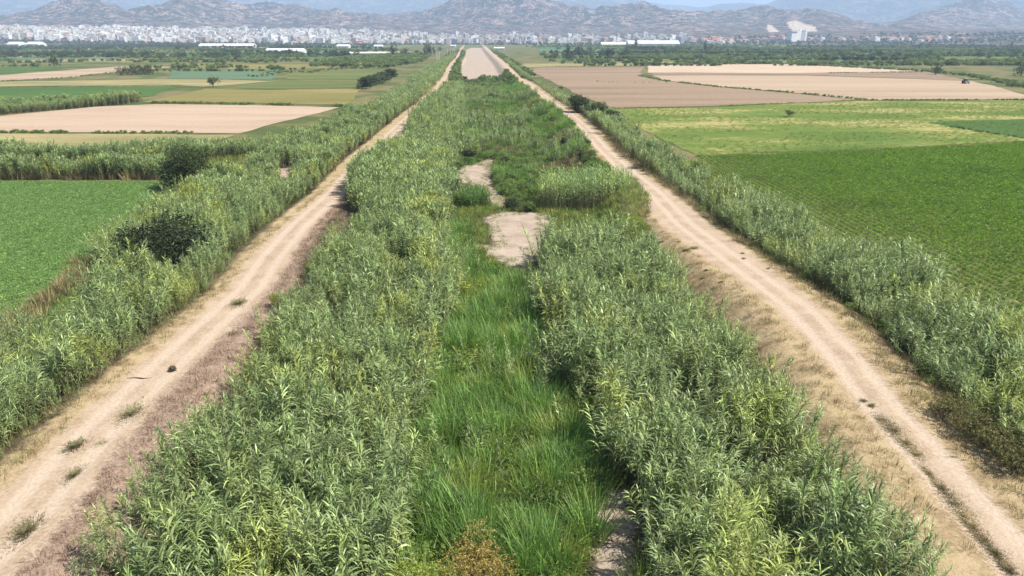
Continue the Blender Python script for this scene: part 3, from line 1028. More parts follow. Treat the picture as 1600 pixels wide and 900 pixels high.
p = zone((-12, 12, 8, 82), .9, D1, .6, kD, .50, .25, seed=14, edge=3)
scatter('feathery_growth', 'yellow_shrub', p, 'feathery yellow green growth among the channel rushes', 'scrub', .5, 1.15, .15)
p = zone((-22, 6, 10, 92), .10, B1, 2.0, kB, .52, .2, seed=15)
scatter('feathery_growth', 'yellow_shrub', p + np.array((0, 0, .6)), 'yellow green growth in gaps of the pale reed bank by the wide track', 'scrub', .8, 1.5, .15)
p = zone((-24, 20, 75, 330), .03, G1, .8, kG, 0, seed=16)
scatter('channel_scrub', 'far_dark_bush', p, 'dark bushes dotted across the upper channel', 'scrub', .25, .55, .15)
p = zone((-10, 12, 60, 140), 3.0, [(690, 240), (790, 240), (800, 325), (870, 330), (860, 440), (720, 420)], .1, lambda x, y: ~off_bed(x, y, -.4) & off_bed(x, y, -1.5))
scatter('low_herbs', 'grass', p, 'thin weeds creeping over the edges of the sand patches', 'grass', .3, .8, .1)
x, y = jitter(a_[0], a_[1], a_[2], a_[3], 3.0)
k = in_poly(FRONT, x, y) & off_bed(x, y, .2)
scatter('grass', 'grass', np.stack([x, y, ground_z(x, y)], 1)[k], 'mixed grass around the foot of the free-standing reed clump', 'grass', .6, 1.5, .1)
p = zone((-24, 20, 128, 330), .4, G1, 1.6, kG, .53, .09, seed=17)
scatter('reed_bed', 'reed_tuft', p, 'scattered reed tufts across the upper channel', 'reeds', .45, .8, .1)
x, y = jitter(-110, 30, 320, 1100, .10)
k = off_bed(x, y, 1.0) & (np.minimum(np.abs(x - xl(y)), np.abs(x - xr(y))) > 1.9) & (x > xl(y) - 16) & (x < xr(y) + 14) & (fbm(x * .05, y * .02, 311, 3) > .42)
scatter('levee_scrub', 'far_bush', np.stack([x, y, ground_z(x, y)], 1)[k], 'scrub on the levee banks beside the broad bare bed', 'scrub', .2, .6, .1)
p = zone((-12, 12, 8, 82), .55, D1, 1.8, kD, .52, .22, seed=18)
scatter('reed_bed', 'reed', p, 'single tall reeds standing among the channel rushes', 'reeds', .5, .8, .2)
p = zone((-14, 14, 8, 84), .5, D1, .7, kD, .47, .4, seed=19, edge=3.5)
scatter('channel_scrub', 'shrub', p, 'bushy green weeds mixed through the channel rushes', 'scrub', .6, 1.35, .15)
# --- grasses of the banks
x, y = jitter(-26, 26, 14, 150, 3.2)
z = ground_z(x, y)
wl_, wr_ = x - xl(y), x - xr(y)
ri_ = np.interp(y, [0, 30, 45, 55, 62, 80, 100, 140, 300], [4.6, 4.9, 5.2, 6.6, 5.4, 5.5, 4.4, 3.0, 3.0])
n_ = wob(x, y, .8, .5, 20)
k1 = (wr_ < -half_r(y) - .25 + n_ * .5) & (wr_ > -ri_ - 1.0 + n_) & (fbm(x * .8, y * .8, 77, 2) > .40)
scatter('dry_grass', 'dry_grass', np.stack([x, y, z], 1)[k1], 'short straw grass on the channel side of the narrow track', 'grass', .45, 1.0, .1)
k2 = (wr_ > half_r(y) + .3 + n_ * .4) & (wr_ < 5.2 + n_)
x2 = np.stack([x, y, z], 1)[k2]
scatter('dry_grass', 'dry_grass', x2, 'brown straw grass between the narrow track and the field reeds', 'grass', .6, 1.35, .15)
k3 = (wl_ > half_l(y) + .15 + n_ * .3) & (wl_ < 5.6 + n_)
scatter('russet_grass', 'russet_grass', np.stack([x, y, z], 1)[k3], 'russet dead grass on the bank beside the wide sandy track', 'grass', .6, 1.2, .1)
k4 = (wl_ < -half_l(y) - .1 + n_ * .4) & (wl_ > -4.2 + n_)
scatter('dry_grass', 'dry_grass', np.stack([x, y, z], 1)[k4], 'straw grass at the foot of the reeds beside the wide track', 'grass', .4, 1.0, .15)
x, y = jitter(-20, 20, 12, 110, 1.0)
k = (x - xl(y) > 5.5) & (xr(y) - x > 5.5) & off_bed(x, y, .4)
scatter('undergrowth', 'grass', np.stack([x, y, ground_z(x, y)], 1)[k], 'mixed undergrowth beneath the channel reeds', 'grass', .8, 1.7, .1)
x, y = jitter(-42, 42, 12, 110, .8)
k = (xl(y) - x > 4) | (x - xr(y) > 5); k &= (x > xl(y) - 15) & (x < xr(y) + 14)
scatter('undergrowth', 'grass', np.stack([x, y, ground_z(x, y)], 1)[k], 'mixed undergrowth beneath the outer reed belts', 'grass', .7, 1.5, .1)
# grass dip and tan edge between the reeds and the smooth green field
p = zone((-48, -26, 20, 75), 3.5, [(-260, 640), (-260, 560), (0, 500), (120, 405), (190, 425), (130, 480), (60, 540), (0, 578)], .5, None)
scatter('grass', 'grass', p, 'green grass hollow between the wide track reeds and the smooth field', 'grass', .8, 1.5, .1)
p = zone((-52, -28, 20, 75), 1.3, [(-260, 590), (-260, 545), (0, 490), (110, 398), (150, 405), (60, 480), (0, 530)], 1.0, lambda x, y: xl(y) - x > 11)
scatter('dry_reeds', 'tan_reed', p, 'tan dead reeds edging the smooth green field', 'reeds', .5, .9, .15)
p = zone((-50, -28, 20, 60), 3.0, [(-260, 640), (-260, 560), (-20, 505), (40, 505), (62, 540), (0, 585)], 1.8, lambda x, y: xl(y) - x > 9)
scatter('reed_bed', 'reed', p, 'small reed patch in the grass hollow by the smooth green field', 'reeds', .55, .8, .15)
# pale scrub along the narrow track near
x, y = jitter(18, 40, 18, 120, .3)
k = (x - xr(y) > 4.0 + wob(x, y, 1, .3, 33)) & (x - xr(y) < 9)
scatter('bank_scrub', 'shrub', np.stack([x, y, ground_z(x, y)], 1)[k], 'olive scrub at the foot of the reeds beside the narrow track', 'scrub', .35, .9, .15)
x, y = jitter(28, 48, 18, 130, 1.2)
k = (x - xr(y) > 11.5 + wob(x, y, 2, .3, 34)) & (x - xr(y) < 16.5 + wob(x, y, 1.5, .3, 35))
scatter('bank_scrub', 'grass', np.stack([x, y, ground_z(x, y)], 1)[k], 'green grass edging between the reeds and the row crop field', 'grass', 1.0, 2.0, .1)

# --- crops
ang = math.atan2(float(xr(140) - xr(40)), 100.0)
rows = []
for i in range(-10, 190):
    off = 12 + i * 1.0
    yy = np.arange(30, 190, .5) + rng.uniform(-.12, .12, 320)
    rows.append(np.stack([xr(60) + off + (yy - 60) * math.tan(ang) + rng.normal(0, .05, 320), yy], 1))
rows = np.concatenate(rows)
k = in_poly(CROP_POLY, rows[:, 0], rows[:, 1]) & (rows[:, 0] - xr(rows[:, 1]) > 13)
u, v = project(rows[:, 0], rows[:, 1], -1.6); k &= (u < 1800) & (fbm(rows[:, 0] * .12, rows[:, 1] * .12, 88, 3) > .12)
rows = rows[k]
scatter('crop_rows', 'crop_plant', np.c_[rows, np.full(len(rows), -1.93)], 'bushy green crop plants in straight rows', 'crop', .85, 1.15, .08,
        np.interp(rows[:, 0] - xr(rows[:, 1]) + wob(rows[:, 0], rows[:, 1], 5, .08, 71), [12, 18, 32, 60], [.5, .6, .82, .95]))
x, y = jitter(-170, -30, 40, 112, 5.0)
u, v = project(x, y, -1.9)
k = in_poly(GREEN_POLY, x, y) & (u > -220) & (xl(y) - x > 14 + wob(x, y, .8, .4, 44))
scatter('clover_crop', 'clover', np.stack([x, y, np.full(len(x), -1.93)], 1)[k], 'low dense green crop carpeting the smooth field', 'crop', .8, 1.2, .05)
x, y = jitter(20, 330, 128, 250, .35)
u, v = project(x, y, -1.9)
k = in_poly(pw([(958, 171), (1100, 168), (1350, 159), (1700, 158), (1800, 215), (1600, 221), (1345, 234), (1090, 243), (1010, 205)], -2), x, y) & (fbm(x * .04, y * .09, 45, 3) > .42)
scatter('pasture_grass', 'grass', np.stack([x, y, np.full(len(x), -1.93)], 1)[k], 'rough green grass growing over the patchy pasture', 'grass', .5, 1.0, .1)

# --- reed hedges of the plain
H_px = [('tall reed hedge closing the smooth green field', [(-300, 284), (0, 281), (120, 281), (275, 281), (275, 270), (120, 272), (0, 273), (-300, 276)], 3.2, 'tan'),
        ('second reed hedge along the ditch beyond the smooth green field', [(-300, 252), (0, 258), (250, 258), (440, 240), (470, 228), (330, 240), (250, 246), (0, 247), (-300, 243)], 3.0, 'green'),
        ('reed hedge between the deep green field and the beige field', [(-300, 190), (0, 180), (80, 173), (200, 163), (225, 158), (190, 158), (60, 167), (0, 172), (-300, 178)], 3.6, 'green')]
for lb, px, h, kind in H_px:
    wp = pw(px, -2.0); a = np.array(wp)
    x, y = jitter(a[:, 0].min(), a[:, 0].max(), a[:, 1].min(), a[:, 1].max(), 1.6)
    k = in_poly(wp, x, y)
    p = np.stack([x, y, np.full(len(x), -2.0)], 1)[k]
    scatter('reed_hedge', 'reed_tuft', p, lb, 'reeds', .62, .85, .1, band_sizes(p, .7))
    if kind == 'tan':
        x, y = jitter(a[:, 0].min(), a[:, 0].max(), a[:, 1].min() - 1, a[:, 1].max(), .6)
        k = in_poly(wp, x, y + .5)
        scatter('dry_reeds', 'tan_reed', np.stack([x, y, np.full(len(x), -2.0)], 1)[k], 'tan dead reeds along the front of the tall reed hedge', 'reeds', .7, 1.2, .15)
# ditch between the two hedges
wp = pw([(-300, 272), (-300, 256), (0, 258), (420, 240), (420, 262), (280, 281), (275, 270)], -2); a = np.array(wp)
x, y = jitter(a[:, 0].min(), a[:, 0].max(), a[:, 1].min(), a[:, 1].max(), 1.0)
k = in_poly(wp, x, y)
scatter('grass', 'grass', np.stack([x, y, np.full(len(x), -1.97)], 1)[k], 'long green grass in the ditch between the two reed hedges', 'grass', 1.2, 2.2, .1)


# weedy field margins: thin lines of low growth
def margin(px, label, kind='shrub', width=1.5, density=.8, s0=.35, s1=.8):
    w = pw(px, -2.0)
    pts = []
    for (x0, y0), (x1, y1) in zip(w[:-1], w[1:]):
        L = math.hypot(x1 - x0, y1 - y0); n = max(2, int(L * density * 3.2))
        t = rng.random(n)
        keep = vnoise(t * L * .12 + x0, t * 0 + y0, 55) > .3
        q = np.stack([x0 + (x1 - x0) * t + rng.normal(0, width * .5, n), y0 + (y1 - y0) * t + rng.normal(0, width * .5, n), np.full(n, -2.0)], 1)[keep]
        pts.append(q)
    scatter('field_margin', kind, np.concatenate(pts), label, 'weeds', s0 * .4, s1 * .55, .1)


margin([(0, 207.5), (150, 208.5), (300, 208.5), (420, 209.5)], 'weedy margin in front of the bare beige field', 'shrub', 1.6, 1.2, .5, 1.2)
margin([(240, 161), (400, 163.5), (545, 166)], 'dark weedy margin behind the bare beige field', 'shrub', 2.0, 1.8, .6, 1.3)
margin([(960, 169.5), (1100, 167.5), (1240, 161), (1345, 157)], 'green weedy margin along the front of the brown tilled field', 'grass', 1.5, 2, 1, 2)
margin([(1000, 119), (1035, 126), (1130, 137), (1240, 145.5), (1350, 156.5)], 'dark weedy line between the brown and the clay coloured fields', 'shrub', 1.4, .7, .5, 1.3)
margin([(1350, 157), (1480, 157), (1610, 156.5)], 'green weedy margin between the clay coloured field and pasture', 'shrub', 1.5, 1.3, .5, 1.0)
margin([(1090, 245), (1250, 241), (1350, 235), (1480, 229), (1600, 222)], 'weedy margin between the pasture and the row crop field', 'grass', 1.4, 2.5, .9, 1.9)
margin([(1430, 190), (1520, 204), (1600, 217)], 'weedy ditch line crossing the pasture', 'shrub', 1.2, .9, .4, .9)
margin([(838, 105), (920, 104.4), (1008, 103.5)], 'weedy margin behind the brown tilled field', 'shrub', 2, .5, .4, .9)
margin([(1010, 102), (1090, 101), (1230, 100), (1440, 111.5), (1520, 119), (1620, 139)], 'hedge bank running beyond the pale bare fields', 'far_bush', 4.0, .55, .5, 1.0)
margin([(1290, 114.5), (1400, 113.3), (1460, 113)], 'dark weedy line along the brown strip', 'shrub', 1.5, .6, .6, 1.2)
margin([(905, 125), (950, 129), (1000, 129.2), (1050, 129)], 'broken line of weeds across the brown tilled field', 'shrub', 1.0, .12, .4, .9)
margin([(0, 137), (150, 136.5), (275, 134.5)], 'dark margin behind the deep green field', 'shrub', 1.2, .3, .4, .8)
margin([(0, 127.5), (120, 120.5), (190, 111.5)], 'dark weedy line along the sandy brown strip', 'shrub', 1.5, .5, .5, 1.1)
margin([(400, 120), (440, 112), (480, 114), (520, 108), (600, 106)], 'bright bushes on the lane beside the sage green field', 'far_bush', 6, .25, .5, .8)
margin([(270, 109.3), (350, 109), (440, 108.6)], 'dark hedge line behind the sage green field', 'far_dark_bush', 1.5, .12, .25, .5)


# far hedges and orchards that read as masses
def masses(side, kind, label, n, y0, y1, smin, smax, xlim=(40, .9)):
    pts = []
    for _ in range(n):
        y = y0 * (y1 / y0) ** rnd.random()
        x0 = xlim[0] + rnd.random() * y * xlim[1]
        L = rnd.uniform(30, 160) * (y / 700)
        k = int(L / 2.2)
        t = rng.random(k)
        rows_n = rnd.choice((1, 1, 2, 4))
        cx = (-70 - .05 * y) if side < 0 else -15
        pts.append(np.stack([cx + side * (x0 + L * t), y + rng.integers(0, rows_n, k) * 6 + rng.normal(0, 1.0, k), np.full(k, -2.0)], 1))
    scatter('far_hedges', kind, np.concatenate(pts), label, 'hedges', smin, smax, .08)


masses(1, 'far_bush', 'green orchard rows and hedges on the plain before the hospital', 170, 560, 1950, .55, 1.25)
masses(1, 'far_dark_bush', 'dark hedges scattered among the orchards beyond the cream stubble', 40, 640, 1950, .6, 1.4)
masses(-1, 'far_bush', 'green hedges between the field strips before the white town', 130, 480, 1950, .4, 1.0)
masses(-1, 'far_dark_bush', 'dark hedges and trees at the edge of the white town', 75, 800, 2000, .6, 1.5)
# orchard beside the levee, left of the poles
wp = pw([(480, 104), (520, 95), (560, 88), (640, 84), (672, 88), (660, 97), (610, 106)], -2); a = np.array(wp)
x, y = jitter(a[:, 0].min(), a[:, 0].max(), a[:, 1].min(), a[:, 1].max(), .03)
k = in_poly(wp, x, y)
scatter('orchard', 'far_bush', np.stack([x, y, np.full(len(x), -2.0)], 1)[k], 'dense green orchard beside the levee near the poles', 'orchard', .7, 1.2, .08)
# belt of trees along the town edge
x, y = jitter(-2300, 2300, 1900, 2500, .0022)
k = (fbm(x / 160, y / 60, 61, 3) > .45)
scatter('town_trees', 'far_dark_bush', np.stack([x, y, foot_z(x, y)], 1)[k], 'dark belt of trees in front of and within the town', 'trees', .9, 2.0, .08)


# ------------------------------------------------------------------ single trees, bushes, clumps
def tree_meshes(seed, h, rx, rz, n, leaf, mat, trunk_r=.16, tall=False):
    r = random.Random(seed)
    tb = MB()
    top = h * .62
    tb.tube([(0, 0, -.15), (r.uniform(-.1, .1), r.uniform(-.1, .1), h * .2), (r.uniform(-.2, .2), r.uniform(-.2, .2), top)], [trunk_r * 1.3, trunk_r, trunk_r * .4], 7)
    lobes = []
    for k in range(8):
        a = k * .785 + r.uniform(-.3, .3); zz = h * r.uniform(.26, .78)
        d = rx * r.uniform(.35, .75) * (1.0 if not tall else .6)
        e = (d * math.cos(a), d * math.sin(a), zz)
        tb.tube([(0, 0, h * r.uniform(.15, .35)), (e[0] * .5, e[1] * .5, zz * .72), e], [trunk_r * .5, trunk_r * .3, trunk_r * .1], 5)
        lobes.append((e[0], e[1], e[2], r.uniform(.42, .66)))
    lobes += [(0, 0, h - rz * .62, .6), (0, 0, h * .55, .8)]
    cb = MB()
    leaf_cloud(cb, r, n, rx, rx, rz, 0, leaf, 0, .45, lobes)
    return tb.mesh('trunk', [M_bark]), cb.mesh('crown', [mat])


def place_tree(name, meshes, loc, label, cat, group=None, rz=0, s=(1, 1, 1)):
    e = link(bpy.data.objects.new(name, None))
    e.location = loc; e.rotation_euler = (0, 0, rz); e.scale = s
    e.empty_display_size = .3
    for nm, me in zip(('trunk', 'crown'), meshes):
        link(bpy.data.objects.new(nm, me), e)
    return tag(e, label, cat, group)


def base(px, py, z=None):
    x, y = P(px, py, -2.0 if z is None else z)
    return (x, y, float(ground_z(x, y)) if z is None else z)


M_tree = leaf_mat('tree_leaf', (.08, .11, .04), (.10, .13, .045), .3, gloss=.08, vary=.2)
lone = tree_meshes(1, 7.0, 4.3, 3.4, 10500, .17, M_tree, .22)
b = base(282, 298)
place_tree('lone_tree', lone, (b[0] + .4, b[1] + 1, -2.05), 'dark olive tree casting its shadow onto the smooth green field', 'tree')
bush = tree_meshes(2, 5.6, 4.6, 2.7, 13000, .16, M_dark, .14)
b = P(262, 420, -1.0)
place_tree('dark_bush', bush, (b[0], b[1], float(ground_z(*b)) - .1), 'dark spreading bush among the reeds near the smooth field edge', 'bush')
small_bush = tree_meshes(3, 3.2, 2.2, 1.5, 3200, .17, M_dark, .1)
LB2 = 'dark round bush in the row at the levee foot beside the grey green strip'
for px, py, s in ((572, 139, 1.7), (583, 133, 1.5), (592, 131, 1.5), (601, 128, 1.6), (612, 122, 1.6)):
    b = P(px, py, -2.0)
    place_tree('levee_bush', small_bush, (b[0], b[1], -2.05), LB2, 'bush', 'bushes at the levee foot', rnd.uniform(0, 6), (s,) * 3)
for px, py, s, lb in ((651, 152, .9, 'small dark bush on the verge of the wide track before its far turn'),
                      (735, 250, .7, 'dark green bush just beyond the upper sand patch'),
                      (798, 326, .5, 'dark low bush between the sand patch and the round reed clump'),
                      (772, 158, .9, 'dark bush in the upper channel before the broad bare bed'),
                      (905, 180, 1.5, 'dark bush beside the narrow track at the corner of the tilled field'),
                      (930, 184, 1.6, 'wide dark bush facing the corner of the tilled field'),
                      (955, 190, 1.3, 'dark bush where the pasture meets the levee')):
    zz = -2.4 if 690 < px < 850 else -.8
    b = P(px, py, zz)
    place_tree('dark_bush', small_bush, (b[0], b[1], float(ground_z(*b)) - .1), lb, 'bush', None, rnd.uniform(0, 6), (s,) * 3)
sh = tree_meshes(4, 2.6, 1.7, 1.4, 11000, .05, M_tam, .06)
b = P(738, 905, -1.8)
place_tree('tamarisk_shrub', sh, (b[0], b[1], float(ground_z(*b)) - .05), 'rusty brown feathery shrub rising from the channel rushes', 'shrub')
shy = tree_meshes(5, 2.2, 1.5, 1.1, 8000, .05, M_yel, .06)
for px, py, s, lb in ((655, 935, 1.0, 'olive yellow shrub beside the rusty brown shrub'), (560, 960, 1.1, 'pale yellow green shrub at the foot of the pale reeds'),
                      (1420, 462, 1.3, 'yellow topped shrub rising above the reeds by the row crop'), (1590, 625, .8, 'small yellow shrub in the reeds near the row crop'),
                      (672, 345, 1.1, 'light yellow green shrub at the edge of the bend reed stand'), (440, 512, .6, 'olive shrub at the russet bank beside the wide track'),
                      (990, 372, .9, 'fresh green shrub beside the pale concrete slab')):
    zz = -1.8 if px < 1000 else -2.0
    b = P(px, py, zz)
    place_tree('yellow_shrub', shy, (b[0], b[1], float(ground_z(*b)) - .05), lb, 'shrub', None, rnd.uniform(0, 6), (s,) * 3)
# olive shrubs at the narrow track's outer verge
olv = tree_meshes(6, 1.4, 1.2, .8, 4200, .055, leaf_mat('olive_shrub_leaf', (.15, .15, .06), (.19, .17, .075), .3, gloss=.05), .05)
for i, (px, py, s) in enumerate(((1515, 690, 1.0), (1556, 715, 1.1), (1585, 745, 1.0), (1480, 660, .9))):
    b = P(px, py, -.4)
    place_tree('verge_shrub', olv, (b[0], b[1], float(ground_z(*b)) - .05), 'low olive shrub on the shaded outer verge of the narrow track', 'shrub', 'olive shrubs on the shaded verge', rnd.uniform(0, 6), (s,) * 3)


def reed_clump(name, label, pts, mats, leaf=.06, nl=16, h=4.0, cat='reeds'):
    mb = MB(); r = random.Random(len(pts))
    c = np.mean(pts, 0)
    for q in pts:
        reed_stalk(mb, r, q[0] - c[0], q[1] - c[1], h * r.uniform(.72, 1.06), nl, leaf, 1.05, 3)
    o = link(bpy.data.objects.new(name, mb.mesh(name, mats)))
    o.location = (c[0], c[1], float(ground_z(c[0], c[1])) - .05)
    return tag(o, label, cat)


# the free-standing clump in the channel
wp = pw([(842, 322), (850, 305), (900, 300), (960, 300), (985, 306), (985, 318), (930, 326), (870, 326)], -2.0); a = np.array(wp)
x, y = jitter(a[:, 0].min(), a[:, 0].max(), a[:, 1].min(), a[:, 1].max(), 5)
k = in_poly(wp, x, y)
reed_clump('reed_clump', 'free-standing dense reed clump between the sand patch and the narrow track', np.stack([x, y], 1)[k], reed_mats, .085, 13, 4.7)
wp = pw([(700, 320), (706, 306), (755, 306), (768, 320), (740, 326)], -2.3); a = np.array(wp)
x, y = jitter(a[:, 0].min(), a[:, 0].max(), a[:, 1].min(), a[:, 1].max(), 9)
k = in_poly(wp, x, y)
reed_clump('rush_clump', 'round dark green rush clump beside the upper sand patch', np.stack([x, y], 1)[k], [M_rush, M_rush, M_rush], .06, 12, 2.0, 'rushes')
# tan dead growth around the free-standing clump
p = zone((3, 18, 68, 84), 2.0, [(870, 345), (880, 325), (990, 315), (1012, 330), (960, 348)], .5, lambda x, y: left_of_r(x, y, 3.0))
scatter('dry_reeds', 'tan_reed', p, 'tan dead stalks in front of the free-standing reed clump', 'reeds', .35, .7, .2)

# weed tufts standing on the tracks
def tuft_mesh(seed, n, rx, ry, h, mats, w=.02):
    r = random.Random(seed); mb = MB()
    for _ in range(n):
        a, d = r.uniform(0, 6.28), min(abs(r.gauss(0, .5)), 1.0)
        d *= .75 + .5 * math.sin(a * 3 + seed) ** 2
        blade(mb, (rx * d * math.cos(a), ry * d * math.sin(a), -.02), a + r.uniform(-1, 1), r.uniform(.6, 1.5), h * r.uniform(.4, 1.1), w, r.uniform(.3, 1.3), 3, 1 if r.random() < .3 else 0)
    return mb.mesh('weed_tuft', mats)


M_weed = leaf_mat('weed_leaf', (.22, .225, .11), (.27, .25, .13), .25, gloss=.05)
tufts = [tuft_mesh(900 + i, 1500, .55, .95, .26, [M_weed, M_straw_l]) for i in range(3)]
small = [tuft_mesh(920 + i, 420, .26, .34, .2, [M_weed, M_straw_l]) for i in range(3)]
TW = [(205, 645, 0, 1.0, 'grey green weed mat on the crown of the wide track'), (115, 741, 0, .62, 'grey green weed tuft between the wheel marks of the wide track'),
      (38, 830, 0, .85, 'broad weed mat between the wheel marks of the wide track'), (118, 697, 1, 1.3, 'small weed tuft at the outer edge of the wide track'),
      (372, 474, 0, .75, 'flat weed mat where the wide track passes the russet bank'), (160, 692, 1, .8, 'tiny weed tuft on the wide track')]
for px, py, t, s, lb in TW:
    b = P(px, py, 0)
    o = link(bpy.data.objects.new('weed_tuft', (small if t else tufts)[rnd.randrange(3)]))
    o.location = (b[0], b[1], float(ground_z(*b)) - .01); o.scale = (s * 1.6, s * 1.6, s * 1.15); o.rotation_euler = (0, 0, rnd.uniform(-.2, .2))
    tag(o, lb, 'weeds')
for px, py, s in ((1085, 388, 1.7), (1073, 391, 1.5), (1104, 421, .9), (1100, 428, .8), (1035, 372, 1.3), (1060, 378, .8), (1160, 396, .8), (1162, 404, .8), (1128, 440, .9),
                  (1348, 626, 1.0), (1362, 634, .9), (1178, 380, .8), (1200, 420, .8)):
    b = P(px, py, 0)
    o = link(bpy.data.objects.new('weed_tuft', small[rnd.randrange(3)]))
    o.location = (b[0], b[1], float(ground_z(*b)) - .01); o.scale = (s,) * 3; o.rotation_euler = (0, 0, rnd.uniform(0, 6))
    tag(o, 'little grey weed tuft on the bare sand of the narrow track', 'weeds', 'weed tufts on the narrow track')
strip = [tuft_mesh(940 + i, 1500, .48, 1.05, .14, [M_straw_l, M_weed]) for i in range(3)]
for i, (px, py, s) in enumerate(((1380, 655, 1), (1398, 672, 1), (1416, 691, 1), (1434, 709, .8), (1452, 738, .8), (1472, 760, 1), (1492, 786, 1), (1508, 806, 1.15), (1522, 822, 1.1), (1540, 842, .7),
                                 (1556, 862, .8), (1578, 890, .9))):
    b = P(px, py, 0)
    o = link(bpy.data.objects.new('grass_strip', strip[i % 3]))
    o.location = (b[0], b[1], float(ground_z(*b)) - .01); o.scale = (s * rnd.uniform(1.1, 1.6), s * 1.25, s)
    tag(o, 'olive grass growing between the two wheel marks of the narrow track', 'grass', 'grass strip between the wheel marks')
# round dark tumbleweed on the wide track
r = random.Random(5); mb = MB()
leaf_cloud(mb, r, 1500, .24, .24, .2, .19, .04, 0, .2)
o = link(bpy.data.objects.new('tumbleweed', mb.mesh('tumbleweed', [leaf_mat('tumbleweed_twig', (.085, .07, .045), (.11, .09, .055), .1)])))
b = P(270, 579, 0); o.location = (b[0], b[1], float(ground_z(*b))); tag(o, 'round dark tumbleweed lying on the wide sandy track', 'weeds')
# pale slab
M_conc = plain('concrete', (.55, .52, .47), .85, .15, 5)
mb = MB(); mb.box(-1.25, 1.25, -.35, .35, -.2, .22); mb.box(.9, 1.7, -.28, .3, -.2, .1)
o = link(bpy.data.objects.new('concrete_slab', mb.mesh('concrete_slab', [M_conc])))
b = P(984, 366, -.8); o.location = (b[0], b[1], float(ground_z(*b)) + .35); o.rotation_euler = (R(10), R(6), R(-20))
tag(o, 'broken pale concrete slab lying in the grass beside the narrow track', 'slab')
# fallen dry stick on the wide track
mb = MB(); mb.tube([(-.75, 0, .04), (-.2, .05, .07), (.3, -.02, .05), (.8, .08, .04)], [.03, .04, .035, .015], 6)
o = link(bpy.data.objects.new('dry_branch', mb.mesh('dry_branch', [M_bark])))
b = P(217, 591, 0); o.location = (b[0], b[1], float(ground_z(*b))); tag(o, 'thin dry branch lying at the edge of the wide track', 'branch')

# ------------------------------------------------------------------ trees of the plain
far_trees = [tree_meshes(20 + i, 5.5, 3.0, 2.4, 620, .34, M_dark if i % 2 else M_tree, .2) for i in range(5)]
poplars = [tree_meshes(40 + i, 11, 1.8, 5.0, 620, .36, M_dark, .2, True) for i in range(2)]
named = [(333, 136, 1.0, 'small dark tree at the corner of the golden stubble strip', 0), (85, 104, 1.5, 'round dark tree among hedges beyond the deep green strip', 1),
         (905, 87, 2.0, 'broad dark tree standing alone behind the straw strip', 1), (950, 92, 2.2, 'wide dark tree beside the end of the straw strip', 3),
         (868, 92, 1.3, 'small tree on the green strip behind the tilled field', 0), (890, 95, 1.3, 'thin tree between two field strips behind the tilled field', 2),
         (991, 101, 1.1, 'lone small tree at the corner of the cream stubble', 0), (1595, 119, 1.3, 'dark tree beyond the hedge bank of the clay field', 1),
         (1233, 183, .45, 'small brown green bush alone in the patchy pasture', 0), (1462, 117, 1.2, 'round bush at the bend of the hedge bank', 3),
         (340, 91, 1.6, 'dark tree beside the wide round tree before the town', 0), (370, 94, 1.7, 'round dark tree before the white sheds', 1)]
for px, py, s, lb, i in named:
    b = P(px, py, -2.0)
    place_tree('field_tree', far_trees[i], (b[0], b[1], -2.05), lb, 'tree', None, rnd.uniform(0, 6), (s,) * 3)
for px in (190, 199, 208, 217, 226, 233):
    b = P(px, 118 - (px - 190) * .03, -2.0)
    place_tree('field_bush', far_trees[1], (b[0], b[1], -2.05), 'dark bush in the tight row between the sandy strips', 'bush', 'row of bushes between the sandy strips', rnd.uniform(0, 6), (.95,) * 3)
for px, py, s in ((988, 79, 1.3), (993, 80, 1.6), (999, 79, 1.2), (1006, 79, 1.2), (1012, 80, 1.3), (1020, 79, 1.2), (1030, 79, 1.1), (1037, 80, 1.1)):
    b = P(px, py, -2.0)
    place_tree('grove_tree', poplars[0] if s > 1.5 else far_trees[3], (b[0], b[1], -2.05), 'dark tree of the grove before the long white sheds', 'tree', 'grove before the long white sheds', rnd.uniform(0, 6), (s * 1.4,) * 3)
for px, py, s in ((664, 88, 1.5), (668, 87, 2.0), (672, 88, 1.9), (678, 86, 1.4)):
    b = P(px, py, -2.0)
    place_tree('grove_tree', poplars[1], (b[0], b[1], -2.05), 'tall dark tree of the group beside the poles', 'tree', 'tall trees beside the poles', rnd.uniform(0, 6), (s * .8, s * .8, s * .72))
for i in range(150):
    py = 72 + 22 * rnd.random() ** 1.6
    px = rnd.uniform(-60, 1660)
    if 690 < px < 815 or (py > 84 and px < 480 and rnd.random() < .5): continue
    b = P(px, py, -2.0)
    tall = rnd.random() < .15
    s = rnd.uniform(.8, 1.7)
    ti = rnd.randrange(5)
    kd = 'tall narrow dark' if tall else ('rounded dark' if ti % 2 else 'rounded olive green')
    wh = 'among the orchards beyond the cream stubble' if px > 800 else 'on the field strips before the white town'
    place_tree('plain_tree', poplars[rnd.randrange(2)] if tall else far_trees[ti], (b[0], b[1], -2.05), kd + ' tree ' + wh, 'tree', kd + ' trees ' + wh, rnd.uniform(0, 6), (s, s, s * rnd.uniform(.85, 1.15)))

